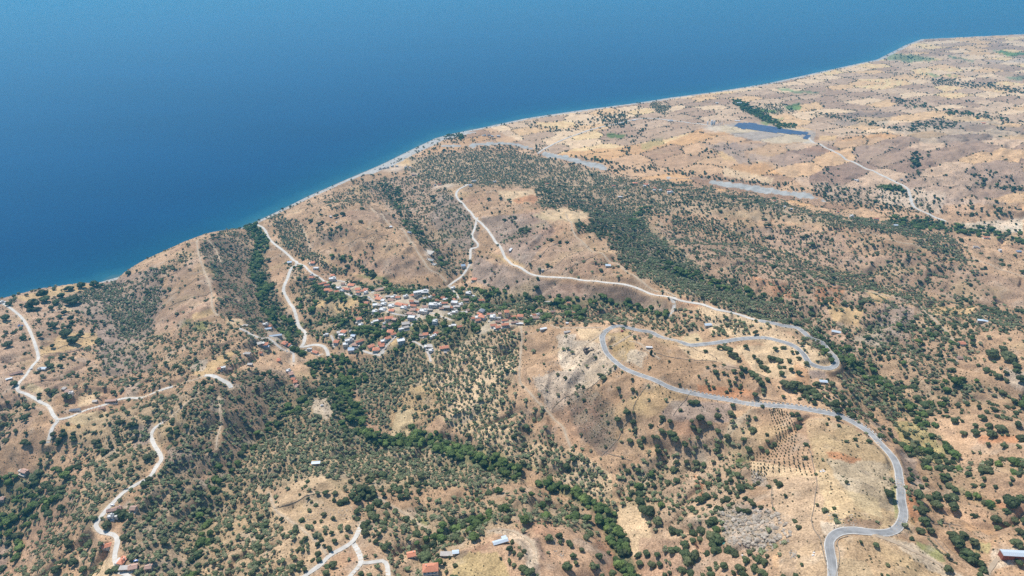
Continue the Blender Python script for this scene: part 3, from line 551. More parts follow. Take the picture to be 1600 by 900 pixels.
# ------------------------------------------------------------------ materials
def new_mat(name):
    m = bpy.data.materials.new(name); m.use_nodes = True
    return m, m.node_tree, m.node_tree.nodes['Principled BSDF']
def NN(t, k, **kw):
    n_ = t.nodes.new(k)
    for a, b in kw.items(): setattr(n_, a, b)
    return n_
def simple(name, col, rough=.85, var=.15, scale=.6, spec=.2, bump=0):
    m, t, b = new_mat(name); g = NN(t, 'ShaderNodeNewGeometry'); nz = NN(t, 'ShaderNodeTexNoise'); nz.inputs['Scale'].default_value = scale; nz.inputs['Detail'].default_value = 4
    t.links.new(g.outputs['Position'], nz.inputs['Vector'])
    mr = NN(t, 'ShaderNodeMapRange'); mr.inputs['To Min'].default_value = 1-var*1.6; mr.inputs['To Max'].default_value = 1+var*1.6
    t.links.new(nz.outputs[0], mr.inputs[0]); oi = NN(t, 'ShaderNodeObjectInfo'); mr2 = NN(t, 'ShaderNodeMapRange'); mr2.inputs['To Min'].default_value = 1-var*.6; mr2.inputs['To Max'].default_value = 1+var*.6
    t.links.new(oi.outputs['Random'], mr2.inputs[0]); mu = NN(t, 'ShaderNodeMath', operation='MULTIPLY'); t.links.new(mr.outputs[0], mu.inputs[0]); t.links.new(mr2.outputs[0], mu.inputs[1])
    vm = NN(t, 'ShaderNodeVectorMath', operation='SCALE'); vm.inputs[0].default_value = col; t.links.new(mu.outputs[0], vm.inputs['Scale'])
    t.links.new(vm.outputs[0], b.inputs['Base Color']); b.inputs['Roughness'].default_value = rough; b.inputs['Specular IOR Level'].default_value = spec
    if bump:
        bp = NN(t, 'ShaderNodeBump'); bp.inputs['Strength'].default_value = bump; t.links.new(nz.outputs[0], bp.inputs['Height']); t.links.new(bp.outputs[0], b.inputs['Normal'])
    return m
def ground_mat(name, speck=.60, mid=.20, bump=.6):
    m, t, b = new_mat(name); g = NN(t, 'ShaderNodeNewGeometry'); at = NN(t, 'ShaderNodeAttribute', attribute_name='Col')
    def noise(scale, detail, lo, hi, rough=.6):
        nz = NN(t, 'ShaderNodeTexNoise'); nz.inputs['Scale'].default_value = scale; nz.inputs['Detail'].default_value = detail; nz.inputs['Roughness'].default_value = rough
        t.links.new(g.outputs['Position'], nz.inputs['Vector']); mr = NN(t, 'ShaderNodeMapRange'); mr.inputs['From Min'].default_value = .3; mr.inputs['From Max'].default_value = .7
        mr.inputs['To Min'].default_value = lo; mr.inputs['To Max'].default_value = hi; t.links.new(nz.outputs[0], mr.inputs[0]); return nz, mr
    n1, r1 = noise(.55, 5, 1-speck, 1+speck, .75); n2, r2 = noise(.045, 5, 1-mid, 1+mid, .65)
    # dry tufts and stones
    vo = NN(t, 'ShaderNodeTexVoronoi'); vo.inputs['Scale'].default_value = .42; t.links.new(g.outputs['Position'], vo.inputs['Vector'])
    tf = NN(t, 'ShaderNodeMapRange'); tf.inputs['From Min'].default_value = .12; tf.inputs['From Max'].default_value = .32; tf.inputs['To Min'].default_value = .62; tf.inputs['To Max'].default_value = 1.03
    t.links.new(vo.outputs['Distance'], tf.inputs[0])
    n3, r3 = noise(.021, 3, -.7, 1.6)
    mixt = NN(t, 'ShaderNodeMix', data_type='FLOAT', clamp_factor=True); t.links.new(r3.outputs[0], mixt.inputs[0]); mixt.inputs[2].default_value = 1.0; t.links.new(tf.outputs[0], mixt.inputs[3])
    a = NN(t, 'ShaderNodeMath', operation='MULTIPLY'); t.links.new(r1.outputs[0], a.inputs[0]); t.links.new(r2.outputs[0], a.inputs[1])
    c = NN(t, 'ShaderNodeMath', operation='MULTIPLY'); t.links.new(a.outputs[0], c.inputs[0]); t.links.new(mixt.outputs[0], c.inputs[1])
    vm = NN(t, 'ShaderNodeVectorMath', operation='SCALE'); t.links.new(at.outputs['Color'], vm.inputs[0]); t.links.new(c.outputs[0], vm.inputs['Scale'])
    t.links.new(vm.outputs[0], b.inputs['Base Color']); b.inputs['Roughness'].default_value = .95; b.inputs['Specular IOR Level'].default_value = .12
    bp = NN(t, 'ShaderNodeBump'); bp.inputs['Strength'].default_value = bump; bp.inputs['Distance'].default_value = 1.2
    t.links.new(n1.outputs[0], bp.inputs['Height']); t.links.new(bp.outputs[0], b.inputs['Normal'])
    return m

# ------------------------------------------------------------------ terrain colours and mesh
Hf = H.ravel(); SDf = SD; keep = SD > -26
idx = np.where(keep)[0]; vx, vy, vz = GX[idx], GY[idx], Hf[idx]
col = samp(BC, vx, vy, vz)
dist = np.sqrt(vx**2+vy**2+(CAM_Z-vz)**2)
# field parcels: jittered cells, stretched along the contours; colour and brightness differ from parcel to parcel
def parcels(x, y, sx, sy, ang, seed):
    c, s = math.cos(ang), math.sin(ang); u = (x*c+y*s)/sx+gnoise(x/500, y/500)*.3; v = (-x*s+y*c)/sy+gnoise(x/500+30, y/500)*.3
    iu, iv = np.floor(u).astype(int), np.floor(v).astype(int)
    b1 = np.full(len(x), 9e9); b2 = np.full(len(x), 9e9); idn = np.zeros(len(x), int)
    for du in (-1, 0, 1):
        for dv in (-1, 0, 1):
            a, b = iu+du, iv+dv; hsh = _perm[(_perm[(a+seed) & 4095]+b) & 4095]
            fx = a+.5+(_gx[hsh])*.26; fy = b+.5+_gy[hsh]*.26
            d = np.maximum(np.abs(u-fx), np.abs(v-fy))+.15*(np.abs(u-fx)+np.abs(v-fy))
            n1 = d < b1; b2 = np.where(n1, b1, np.minimum(b2, d)); idn = np.where(n1, hsh, idn); b1 = np.where(n1, d, b1)
    return idn, (b2-b1)
px_, py_, _ = project(vx, vy, vz)
far = 1/(1+np.exp(-((vy-1750)+(vx-150)*.55)/60.0))      # north-east of the river: the patchwork plain
iN, eN = parcels(vx, vy, 125, 80, .42, 5)
rN = _perm[iN]/4096.0
pal = np.array([(1.2, 1.2, 1.14), (.98, .97, .96), (.80, .77, .77), (1.22, 1.21, 1.15), (.70, .66, .67), (1.12, 1.03, .85), (.88, .86, .87), (1.3, 1.2, .96)])
fN = pal[(rN*8).astype(int)]
iH, eH = parcels(vx, vy, 75, 120, -.75, 99); rH = _perm[iH]/4096.0; fH = 1+(rH[:, None]-.5)*np.array([.34, .36, .40])
plainm = samp((BC[..., 0] > .4).astype(float), vx, vy, vz)
wv = (far*np.clip(samp(OL, vx, vy, vz)*-4+1.1, 0, 1))[:, None]
col = col*(fN*wv+fH*(1-wv))
wall = np.clip(1-np.abs(eH)/.025, 0, 1)*(1-far)*(gnoise(vx/60, vy/60) > -.1)*(samp(OL, vx, vy, vz) < .3)
hedge = np.clip(1-np.abs(eN)/.06, 0, 1)*far*(gnoise(vx/45, vy/45) > -.1)
col *= (1-.25*wall)[:, None]*(1-.55*hedge)[:, None]
# soil patches, gullies of red earth, ploughed stripes, bleached grass
n_a = fbm(vx/70, vy/70, 4); n_b = fbm(vx/24+40, vy/24, 4); n_c = fbm(vx/9+9, vy/9, 3); n_d = fbm(vx/170+90, vy/170, 4)
fq = .85-.60*far; col *= (1+(n_a*.24+n_b*.26+n_c*.30)*fq)[:, None]; stripe = np.sin((vx*.42+vy*.9)/3.2+gnoise(vx/200, vy/200)*4)*np.clip(_perm[iN]/4096.0*2-1, 0, 1); col *= (1+.06*stripe*far)[:, None]
redw = np.clip((n_d-.12)*3.0, 0, 1)*(1-far)*.42; col = col*(1-redw[:, None])+np.array([.36, .215, .145])*(1+n_b*.3)[:, None]*redw[:, None]
yelw = np.clip((fbm(vx/95-60, vy/95, 4)-.15)*3.2, 0, 1)*.4*fq; col = col*(1-yelw[:, None])+np.array([.43, .34, .18])*yelw[:, None]
# steeper faces show darker rubble
gy_, gx_ = np.gradient(H); 
dyr = np.gradient(ys)[:, None]; dxr = ((YY+Y0)*(2*UM/(NU-1)))
slope = np.hypot(gy_/dyr, gx_/dxr).ravel()[idx]
st = np.clip((slope-.42)*1.8, 0, 1)*(1-far)*.36; col = col*(1-st[:, None])+np.array([.235, .17, .13])*(1+n_c*.5)[:, None]*st[:, None]
scr = samp(SC, vx, vy, vz); scn_ = np.clip((scr-.3)*1.1, 0, .5)*np.clip(.6+fbm(vx/16, vy/16, 3)*2, 0, 1); col = col*(1-scn_[:, None])+np.array([.20, .175, .125])*scn_[:, None]
lushm = np.clip(samp(LU, vx, vy, vz)*1.0+samp(OL, vx, vy, vz)*.0, 0, .75); col = col*(1-lushm[:, None])+np.array([.12, .14, .07])*lushm[:, None]
# stony outcrops and limestone
rock = np.clip((fbm(vx/34+200, vy/34, 4)-.20)*4, 0, 1)*.35*(1-far); col = col*(1-rock[:, None])+np.array([.40, .35, .29])*(1+n_c*.5)[:, None]*rock[:, None]
fw = samp(FIELD, vx, vy, vz)*.85; col = col*(1-fw[:, None])+samp(BC, vx, vy, vz)*(1.04+n_c*.16+n_b*.1)[:, None]*fw[:, None]
pv = .7*samp(PAVE, vx, vy, vz)*np.clip(.75+n_b*.8, 0, 1); col = col*(1-pv[:, None])+np.array([.56, .49, .41])*pv[:, None]
rd = ROADD.ravel()[idx]; sh = np.clip(1-rd/3.0, 0, 1)*.7; col = col*(1-sh[:, None])+np.array([.52, .42, .31])*sh[:, None]
col *= np.array([1.20, 1.125, 1.02])*(1-far[:, None])+np.array([1.36, 1.255, 1.15])*far[:, None]
sdv = SD[idx]; clv = np.clip(CL[idx]/10, 0, 1)
cliff = clv*np.clip(1-sdv/26, 0, 1)*np.clip(.4+n_b*2, 0, 1); col = col*(1-cliff[:, None])+np.array([.34, .26, .19])*cliff[:, None]
bedv = samp(BEDM, vx, vy, vz)
beachw = 14+10*np.clip((vy-1500)/900, 0, 1)+5*gnoise(vx/90, vy/90); beachw = np.where((vy > 2000) & (vy < 2420), beachw+22, beachw)
isbeach = (sdv < beachw) & (clv < .5); isbed = (bedv+n_b*.25 > .55) & ~isbeach & (vy > 1200)
bcol = np.where((sdv < 3)[:, None], np.array([.26, .24, .20]), np.array([.50, .47, .42]))*(1+n_c*.25)[:, None]
col = np.where(isbeach[:, None], bcol, col)
col = np.where(isbed[:, None], np.array([.43, .415, .375])*(1+n_b*.45+n_c*.2)[:, None], col)
col = np.clip(col, .02, .8)

remap = np.full(NU*NV, -1, np.int64); remap[idx] = np.arange(len(idx))
qi, qj = np.mgrid[0:NV-1, 0:NU-1]; a = (qi*NU+qj).ravel()
quads = np.stack([a, a+1, a+NU+1, a+NU], 1); quads = quads[(remap[quads] >= 0).all(1)]; quads = remap[quads]
def grid_object(name, Q, colr, mat, kind='structure'):
    used = np.unique(Q); rm = np.full(len(vx), -1); rm[used] = np.arange(len(used)); Q = rm[Q]
    me = bpy.data.meshes.new(name); me.vertices.add(len(used)); me.loops.add(Q.size); me.polygons.add(len(Q))
    me.vertices.foreach_set('co', np.stack([vx, vy, vz], 1)[used].ravel().astype(np.float32))
    me.loops.foreach_set('vertex_index', Q.ravel().astype(np.int32)); me.polygons.foreach_set('loop_start', np.arange(0, Q.size, 4, dtype=np.int32))
    me.update(calc_edges=True)
    ca = me.color_attributes.new('Col', 'FLOAT_COLOR', 'POINT'); ca.data.foreach_set('color', np.concatenate([colr[used], np.ones((len(used), 1))], 1).ravel().astype(np.float32))
    me.polygons.foreach_set('use_smooth', np.ones(len(Q), bool)); me.materials.append(mat)
    o = bpy.data.objects.new(name, me); COL.objects.link(o); o['kind'] = kind; return o
G_MAT = ground_mat('dry_ground'); B_MAT = ground_mat('shingle', .2, .1, .3)
fb = isbeach[quads].mean(1) > .5; fr = (isbed[quads].mean(1) > .5) & ~fb
ter = grid_object('ground', quads[~fb & ~fr], col, G_MAT); ter['label'] = 'dry brown hills and farmland above the sea'
bch = grid_object('beach', quads[fb], col, B_MAT); bch['label'] = 'pale shingle beach along the shore'
rvb = grid_object('riverbed', quads[fr], col, B_MAT); rvb['label'] = 'dry grey gravel riverbed crossing the plain'
print('ground', len(quads), round(time.time()-T0, 1))

# ------------------------------------------------------------------ sea
su = np.linspace(-1.5, 1.5, 300); sy = np.concatenate([np.linspace(300, 3200, 290), np.geomspace(3230, 30000, 40)])
SU, SYY = np.meshgrid(su, sy); sx = (SU*(SYY+Y0)).ravel(); sy_ = SYY.ravel()
near = sy_ < 9000; d_ = np.full(len(sx), -3000.0); q_, _c = coast_dist(sx[near], sy_[near]); d_[near] = q_
d_ = np.where((~near) & (sx > SX[-1]), -3000, d_)
i_, j_ = np.mgrid[0:len(sy)-1, 0:len(su)-1]; a = (i_*len(su)+j_).ravel(); Q = np.stack([a, a+1, a+len(su)+1, a+len(su)], 1)
Q = Q[(d_[Q] < 60).any(1)]
used = np.unique(Q); rm = np.full(len(sx), -1); rm[used] = np.arange(len(used)); Q = rm[Q]
me = bpy.data.meshes.new('sea'); me.vertices.add(len(used)); me.loops.add(Q.size); me.polygons.add(len(Q))
me.vertices.foreach_set('co', np.stack([sx[used], sy_[used], np.zeros(len(used))], 1).ravel()); me.loops.foreach_set('vertex_index', Q.ravel().astype(np.int32)); me.polygons.foreach_set('loop_start', np.arange(0, Q.size, 4, dtype=np.int32)); me.update(calc_edges=True)
fa = me.attributes.new('depth', 'FLOAT', 'POINT'); fa.data.foreach_set('value', np.clip(-d_[used], 0, 3000).astype(np.float32))
sea = bpy.data.objects.new('sea', me); COL.objects.link(sea); sea['kind'] = 'structure'; sea['label'] = 'calm deep blue sea, turquoise along the shore'
m, t, b = new_mat('sea_water'); at = NN(t, 'ShaderNodeAttribute', attribute_name='depth'); g = NN(t, 'ShaderNodeNewGeometry')
nz = NN(t, 'ShaderNodeTexNoise'); nz.inputs['Scale'].default_value = .012; nz.inputs['Detail'].default_value = 4; t.links.new(g.outputs['Position'], nz.inputs['Vector'])
ad = NN(t, 'ShaderNodeMath', operation='MULTIPLY_ADD'); t.links.new(nz.outputs[0], ad.inputs[0]); ad.inputs[1].default_value = 70; t.links.new(at.outputs['Fac'], ad.inputs[2])
mr = NN(t, 'ShaderNodeMapRange'); mr.inputs['From Min'].default_value = 30; mr.inputs['From Max'].default_value = 330; t.links.new(ad.outputs[0], mr.inputs[0])
cr = NN(t, 'ShaderNodeValToRGB'); t.links.new(mr.outputs[0], cr.inputs[0]); e = cr.color_ramp.elements
e[0].position = 0; e[0].color = (.07, .16, .18, 1); e[1].position = 1; e[1].color = SEA_DEEP = (.001, .046, .132, 1)
for p_, c_ in ((.05, (.02, .13, .18)), (.2, (.004, .078, .148)), (.5, (.002, .056, .137))):
    q = e.new(p_); q.color = (*c_, 1)
st1 = NN(t, 'ShaderNodeTexNoise'); st1.inputs['Scale'].default_value = .0016; st1.inputs['Detail'].default_value = 5
mp = NN(t, 'ShaderNodeMapping'); mp.inputs['Scale'].default_value = (.45, 1.6, 1); mp.inputs['Rotation'].default_value = (0, 0, -.35); t.links.new(g.outputs['Position'], mp.inputs[0]); t.links.new(mp.outputs[0], st1.inputs['Vector'])
rip = NN(t, 'ShaderNodeTexNoise'); rip.inputs['Scale'].default_value = .11; rip.inputs['Detail'].default_value = 5; rip.inputs['Roughness'].default_value = .7; t.links.new(g.outputs['Position'], rip.inputs['Vector'])
m1 = NN(t, 'ShaderNodeMapRange'); m1.inputs['From Min'].default_value = .3; m1.inputs['From Max'].default_value = .7; m1.inputs['To Min'].default_value = .88; m1.inputs['To Max'].default_value = 1.12; t.links.new(st1.outputs[0], m1.inputs[0])
m2 = NN(t, 'ShaderNodeMapRange'); m2.inputs['From Min'].default_value = .25; m2.inputs['From Max'].default_value = .75; m2.inputs['To Min'].default_value = .80; m2.inputs['To Max'].default_value = 1.20; t.links.new(rip.outputs[0], m2.inputs[0])
mm = NN(t, 'ShaderNodeMath', operation='MULTIPLY'); t.links.new(m1.outputs[0], mm.inputs[0]); t.links.new(m2.outputs[0], mm.inputs[1])
vm = NN(t, 'ShaderNodeVectorMath', operation='SCALE'); t.links.new(cr.outputs[0], vm.inputs[0]); t.links.new(mm.outputs[0], vm.inputs['Scale']); t.links.new(vm.outputs[0], b.inputs['Base Color'])
b.inputs['Roughness'].default_value = .12; b.inputs['IOR'].default_value = 1.33
bp = NN(t, 'ShaderNodeBump'); bp.inputs['Strength'].default_value = .2; bp.inputs['Distance'].default_value = 1.0; t.links.new(rip.outputs[0], bp.inputs['Height']); t.links.new(bp.outputs[0], b.inputs['Normal'])
me.materials.append(m)

# ------------------------------------------------------------------ road surfaces
def road_mat(name, c1, c2, scale, rough=.9):
    m, t, b = new_mat(name); g = NN(t, 'ShaderNodeNewGeometry'); nz = NN(t, 'ShaderNodeTexNoise'); nz.inputs['Scale'].default_value = scale; nz.inputs['Detail'].default_value = 6
    t.links.new(g.outputs['Position'], nz.inputs['Vector']); cr = NN(t, 'ShaderNodeValToRGB'); cr.color_ramp.elements[0].position = .35; cr.color_ramp.elements[1].position = .68
    cr.color_ramp.elements[0].color = (*c1, 1); cr.color_ramp.elements[1].color = (*c2, 1); t.links.new(nz.outputs[0], cr.inputs[0]); t.links.new(cr.outputs[0], b.inputs['Base Color']); b.inputs['Roughness'].default_value = rough; b.inputs['Specular IOR Level'].default_value = .2
    return m
RM = {'A': road_mat('worn_asphalt', (.26, .256, .247), (.43, .42, .40), .12), 'G': road_mat('pale_gravel', (.58, .535, .465), (.74, .69, .61), .16), 'L': road_mat('lane_concrete', (.50, .45, .39), (.64, .58, .51), .3),
      'T': road_mat('track_earth', (.44, .335, .225), (.56, .44, .31), .12)}
CONC = simple('pale_concrete', (.58, .55, .50), .85, .28, .25)
RLAB = {}
def ribbon(name, x, y, z, o0, o1, dz, mat, kind='structure', skirt=0, wob=0):
    tx, ty = np.gradient(x), np.gradient(y); L = np.hypot(tx, ty)+1e-9; nx, ny = -ty/L, tx/L
    offs = [o0, o0*.5+o1*.5, o1]; V = []; k = len(x)
    if wob: w1 = 1+gnoise(x/11, y/11)*wob; 
    else: w1 = np.ones(k)
    for o in offs:
        ex, ey = x+nx*o*w1, y+ny*o*w1; V.append(np.stack([ex, ey, np.maximum(z, hgt(ex, ey)+.1)+dz+np.clip((ey-1500)/2500, 0, 1)*1.0], 1))
    if skirt: V = [V[0]-[0, 0, skirt]]+V+[V[-1]-[0, 0, skirt]]
    r = len(V); co = np.stack(V, 1).reshape(-1, 3)
    F = [(i*r+j, (i+1)*r+j, (i+1)*r+j+1, i*r+j+1) for i in range(k-1) for j in range(r-1)]
    me = bpy.data.meshes.new(name); me.from_pydata(co.tolist(), [], F); me.materials.append(mat); me.update()
    if me.polygons and me.polygons[len(F)//2].normal.z < 0: me.flip_normals()
    o_ = bpy.data.objects.new(name, me); COL.objects.link(o_); o_['kind'] = kind; return o_
for nm, hw, kd, x, y, z in paths:
    ribbon(nm, x, y, z, -hw, hw, .10+{'T': 0, 'L': .02, 'G': .04, 'A': .06}[kd], RM['G' if hw > 2.9 and kd == 'T' else kd], skirt=.8, wob={'A': 0, 'G': .25, 'L': .15, 'T': .5}[kd])
    if kd == 'A':
        ribbon('road_gutter', x, y, z, hw, hw+.85, .19, CONC, skirt=.6, wob=.12); ribbon('road_gutter', x, y, z, -hw-.85, -hw, .19, CONC, skirt=.6, wob=.12)
        lt = simple('faded_line', (.42, .42, .41), .8, .1, .5)
        ribbon('road_marking', x, y, z, -.12, .12, .175, lt)
        AROAD = (x, y, z)
print('sea+roads', round(time.time()-T0, 1))
# ------------------------------------------------------------------ helpers for things, and what each is near
def link(o): COL.objects.link(o); return o
def mesh_obj(name, me, parent=None, loc=None):
    o = bpy.data.objects.new(name, me); COL.objects.link(o)
    if parent is not None: o.parent = parent
    if loc is not None: o.location = loc
    return o
def empty(name, loc, rz=0, sc=1.0):
    o = bpy.data.objects.new(name, None); o.empty_display_size = 1; COL.objects.link(o); o.location = loc; o.rotation_euler = (0, 0, rz); o.scale = (sc, sc, sc) if np.isscalar(sc) else sc; return o
def tag(o, label, cat, group=None):
    o['label'] = label; o['category'] = cat
    if group: o['group'] = group
    return o
def copy_thing(r, loc, rz=0, sc=(1, 1, 1)):
    c = r.copy(); COL.objects.link(c); c.location = loc; c.rotation_euler = (0, 0, rz); c.scale = sc
    for ch in r.children:
        d = ch.copy(); COL.objects.link(d); d.parent = c
        for g in ch.children:
            e_ = g.copy(); COL.objects.link(e_); e_.parent = d
    return c
LM = [(1300,880,'the lower asphalt road end'),(1350,833,'the lower road bend'),(1410,790,'the downhill road curve'),(1392,715,'the wide road curve'),(1300,650,'the white parapet blocks'),
 (1215,690,'the curved sapling rows'),(1140,625,'the road above the gully'),(1060,605,'the straight ridge road'),(945,540,'the western hairpin'),(1303,568,'the eastern hairpin'),(1200,560,'the cream field inside the loop'),
 (1106,508,'the blue-white house'),(1286,597,'the blue-roofed shed'),(1180,825,'the grey rock outcrop'),(1150,665,'the pale dry gully'),(1585,868,'the long silver-roofed barn'),(1485,700,'the oak-filled ravine'),
 (1550,665,'the bare hill east of the ravine'),(1535,502,'the pale long shed among oaks'),(1502,548,'the red-roofed hut'),(1400,540,'the mauve scree slope'),(1306,519,'the white shed'),
 (1400,400,'the olive-dotted round hill'),(1500,360,'the riverside poplars'),(1420,310,'the pale farm field'),(1205,205,'the solar park'),(1113,196,'the silo yard'),(1450,150,'the far hedgerows'),(960,187,'the coastal copse'),
 (1020,292,'the riverside farmhouses'),(850,285,'the olive plain'),(765,211,'the hamlet behind the beach'),(605,262,'the white seaside hamlet'),(970,365,'the dark maquis patch'),(1100,430,'the long olive valley'),(850,330,'the straw-coloured hilltop'),
 (745,345,'the road fork on the hill'),(670,400,'the white foundation pads'),(620,370,'the terraced hill by the sea'),(720,425,'the blue-grey shed at the lane end'),(464,411,'the road junction above the beach'),(410,355,'the beach end of the road'),
 (320,400,'the sea headland field'),(150,480,'the left coastal grove'),(50,540,'the left slope road'),(68,576,'the white house at the left bend'),(105,611,'the pink-and-grey farmhouse'),(155,628,'the roadside grey sheds'),(90,657,'the left road fork'),
 (60,740,'the dark ravine on the left'),(245,700,'the upper hillside road curve'),(170,810,'the lower hillside road bend'),(197,880,'the lower left farmhouse'),(340,600,'the white road end'),(425,530,'the upper west hamlet'),(459,590,'the lower string of red houses'),
 (475,520,'the white road above the stream'),(505,550,'the village road hairpin'),(545,450,'the upper village arm'),(620,480,'the village centre'),(700,480,'the eastern half of the village'),(600,540,'the lower village terrace'),(790,500,'the last houses of the village'),
 (866,476,'the cypress clump'),(760,600,'the big olive grove'),(820,630,'the sandy footpath'),(505,635,'the bare knoll'),(570,670,'the green stream bend'),(740,720,'the winding green stream'),(900,790,'the lower stream crossing'),
 (975,860,'the lush lower gully'),(500,800,'the sandy diagonal-track field'),(560,850,'the white road junction'),(643,868,'the smaller red house'),(673,892,'the big red-roofed house'),(782,848,'the hilltop silver barn'),
 (870,860,'the bare red hilltop'),(494,724,'the white hut in the grove'),(920,650,'the dark burnt field'),(1050,690,'the slope below the ridge road'),(1000,785,'the side gully'),(1250,800,'the bare pasture'),(360,700,'the brown scrub slope'),(330,830,'the shaded western gully'),(420,830,'the lower left grove')]
LMA = np.array([(a, b) for a, b, _ in LM], float)
def relation(px, py):
    d = np.hypot(LMA[:, 0]-px, (LMA[:, 1]-py)*1.3); k = int(d.argmin()); dx, dy = px-LMA[k, 0], (py-LMA[k, 1])*1.3
    if d[k] < 14: r = 'right at'
    elif abs(dx) > abs(dy): r = 'left of' if dx < 0 else 'right of'
    else: r = 'beyond' if dy < 0 else 'in front of'
    return f'{r} {LM[k][2]}'
ORD = ['leftmost', 'second', 'third', 'fourth', 'fifth', 'sixth', 'seventh', 'eighth', 'ninth', 'tenth', 'eleventh', 'twelfth', 'thirteenth', 'fourteenth', 'fifteenth', 'sixteenth']
def label_all(items, groupword):
    """items: (object, px, py, looks, category). Those that read alike and stand in one place are told apart by their order from left to right."""
    keys = {}
    for it in items:
        rel = relation(it[1], it[2]); keys.setdefault((it[3], rel), []).append(it)
    for (looks, rel), L in keys.items():
        L.sort(key=lambda q: q[1]); n_ = len(L)
        for i, (o, px, py, _, cat) in enumerate(L):
            if n_ == 1: s = f'{looks} {rel}'
            elif i >= len(ORD): s = f'{looks} {rel}, towards the right'
            else: s = f'{"leftmost" if i == 0 else "rightmost" if i == n_-1 else ORD[i]+" from left"}: {looks} {rel}' if len(f'{looks} {rel}'.split()) <= 13 else f'{ORD[i]} {looks} {rel}'
            tag(o, s, cat, groupword)

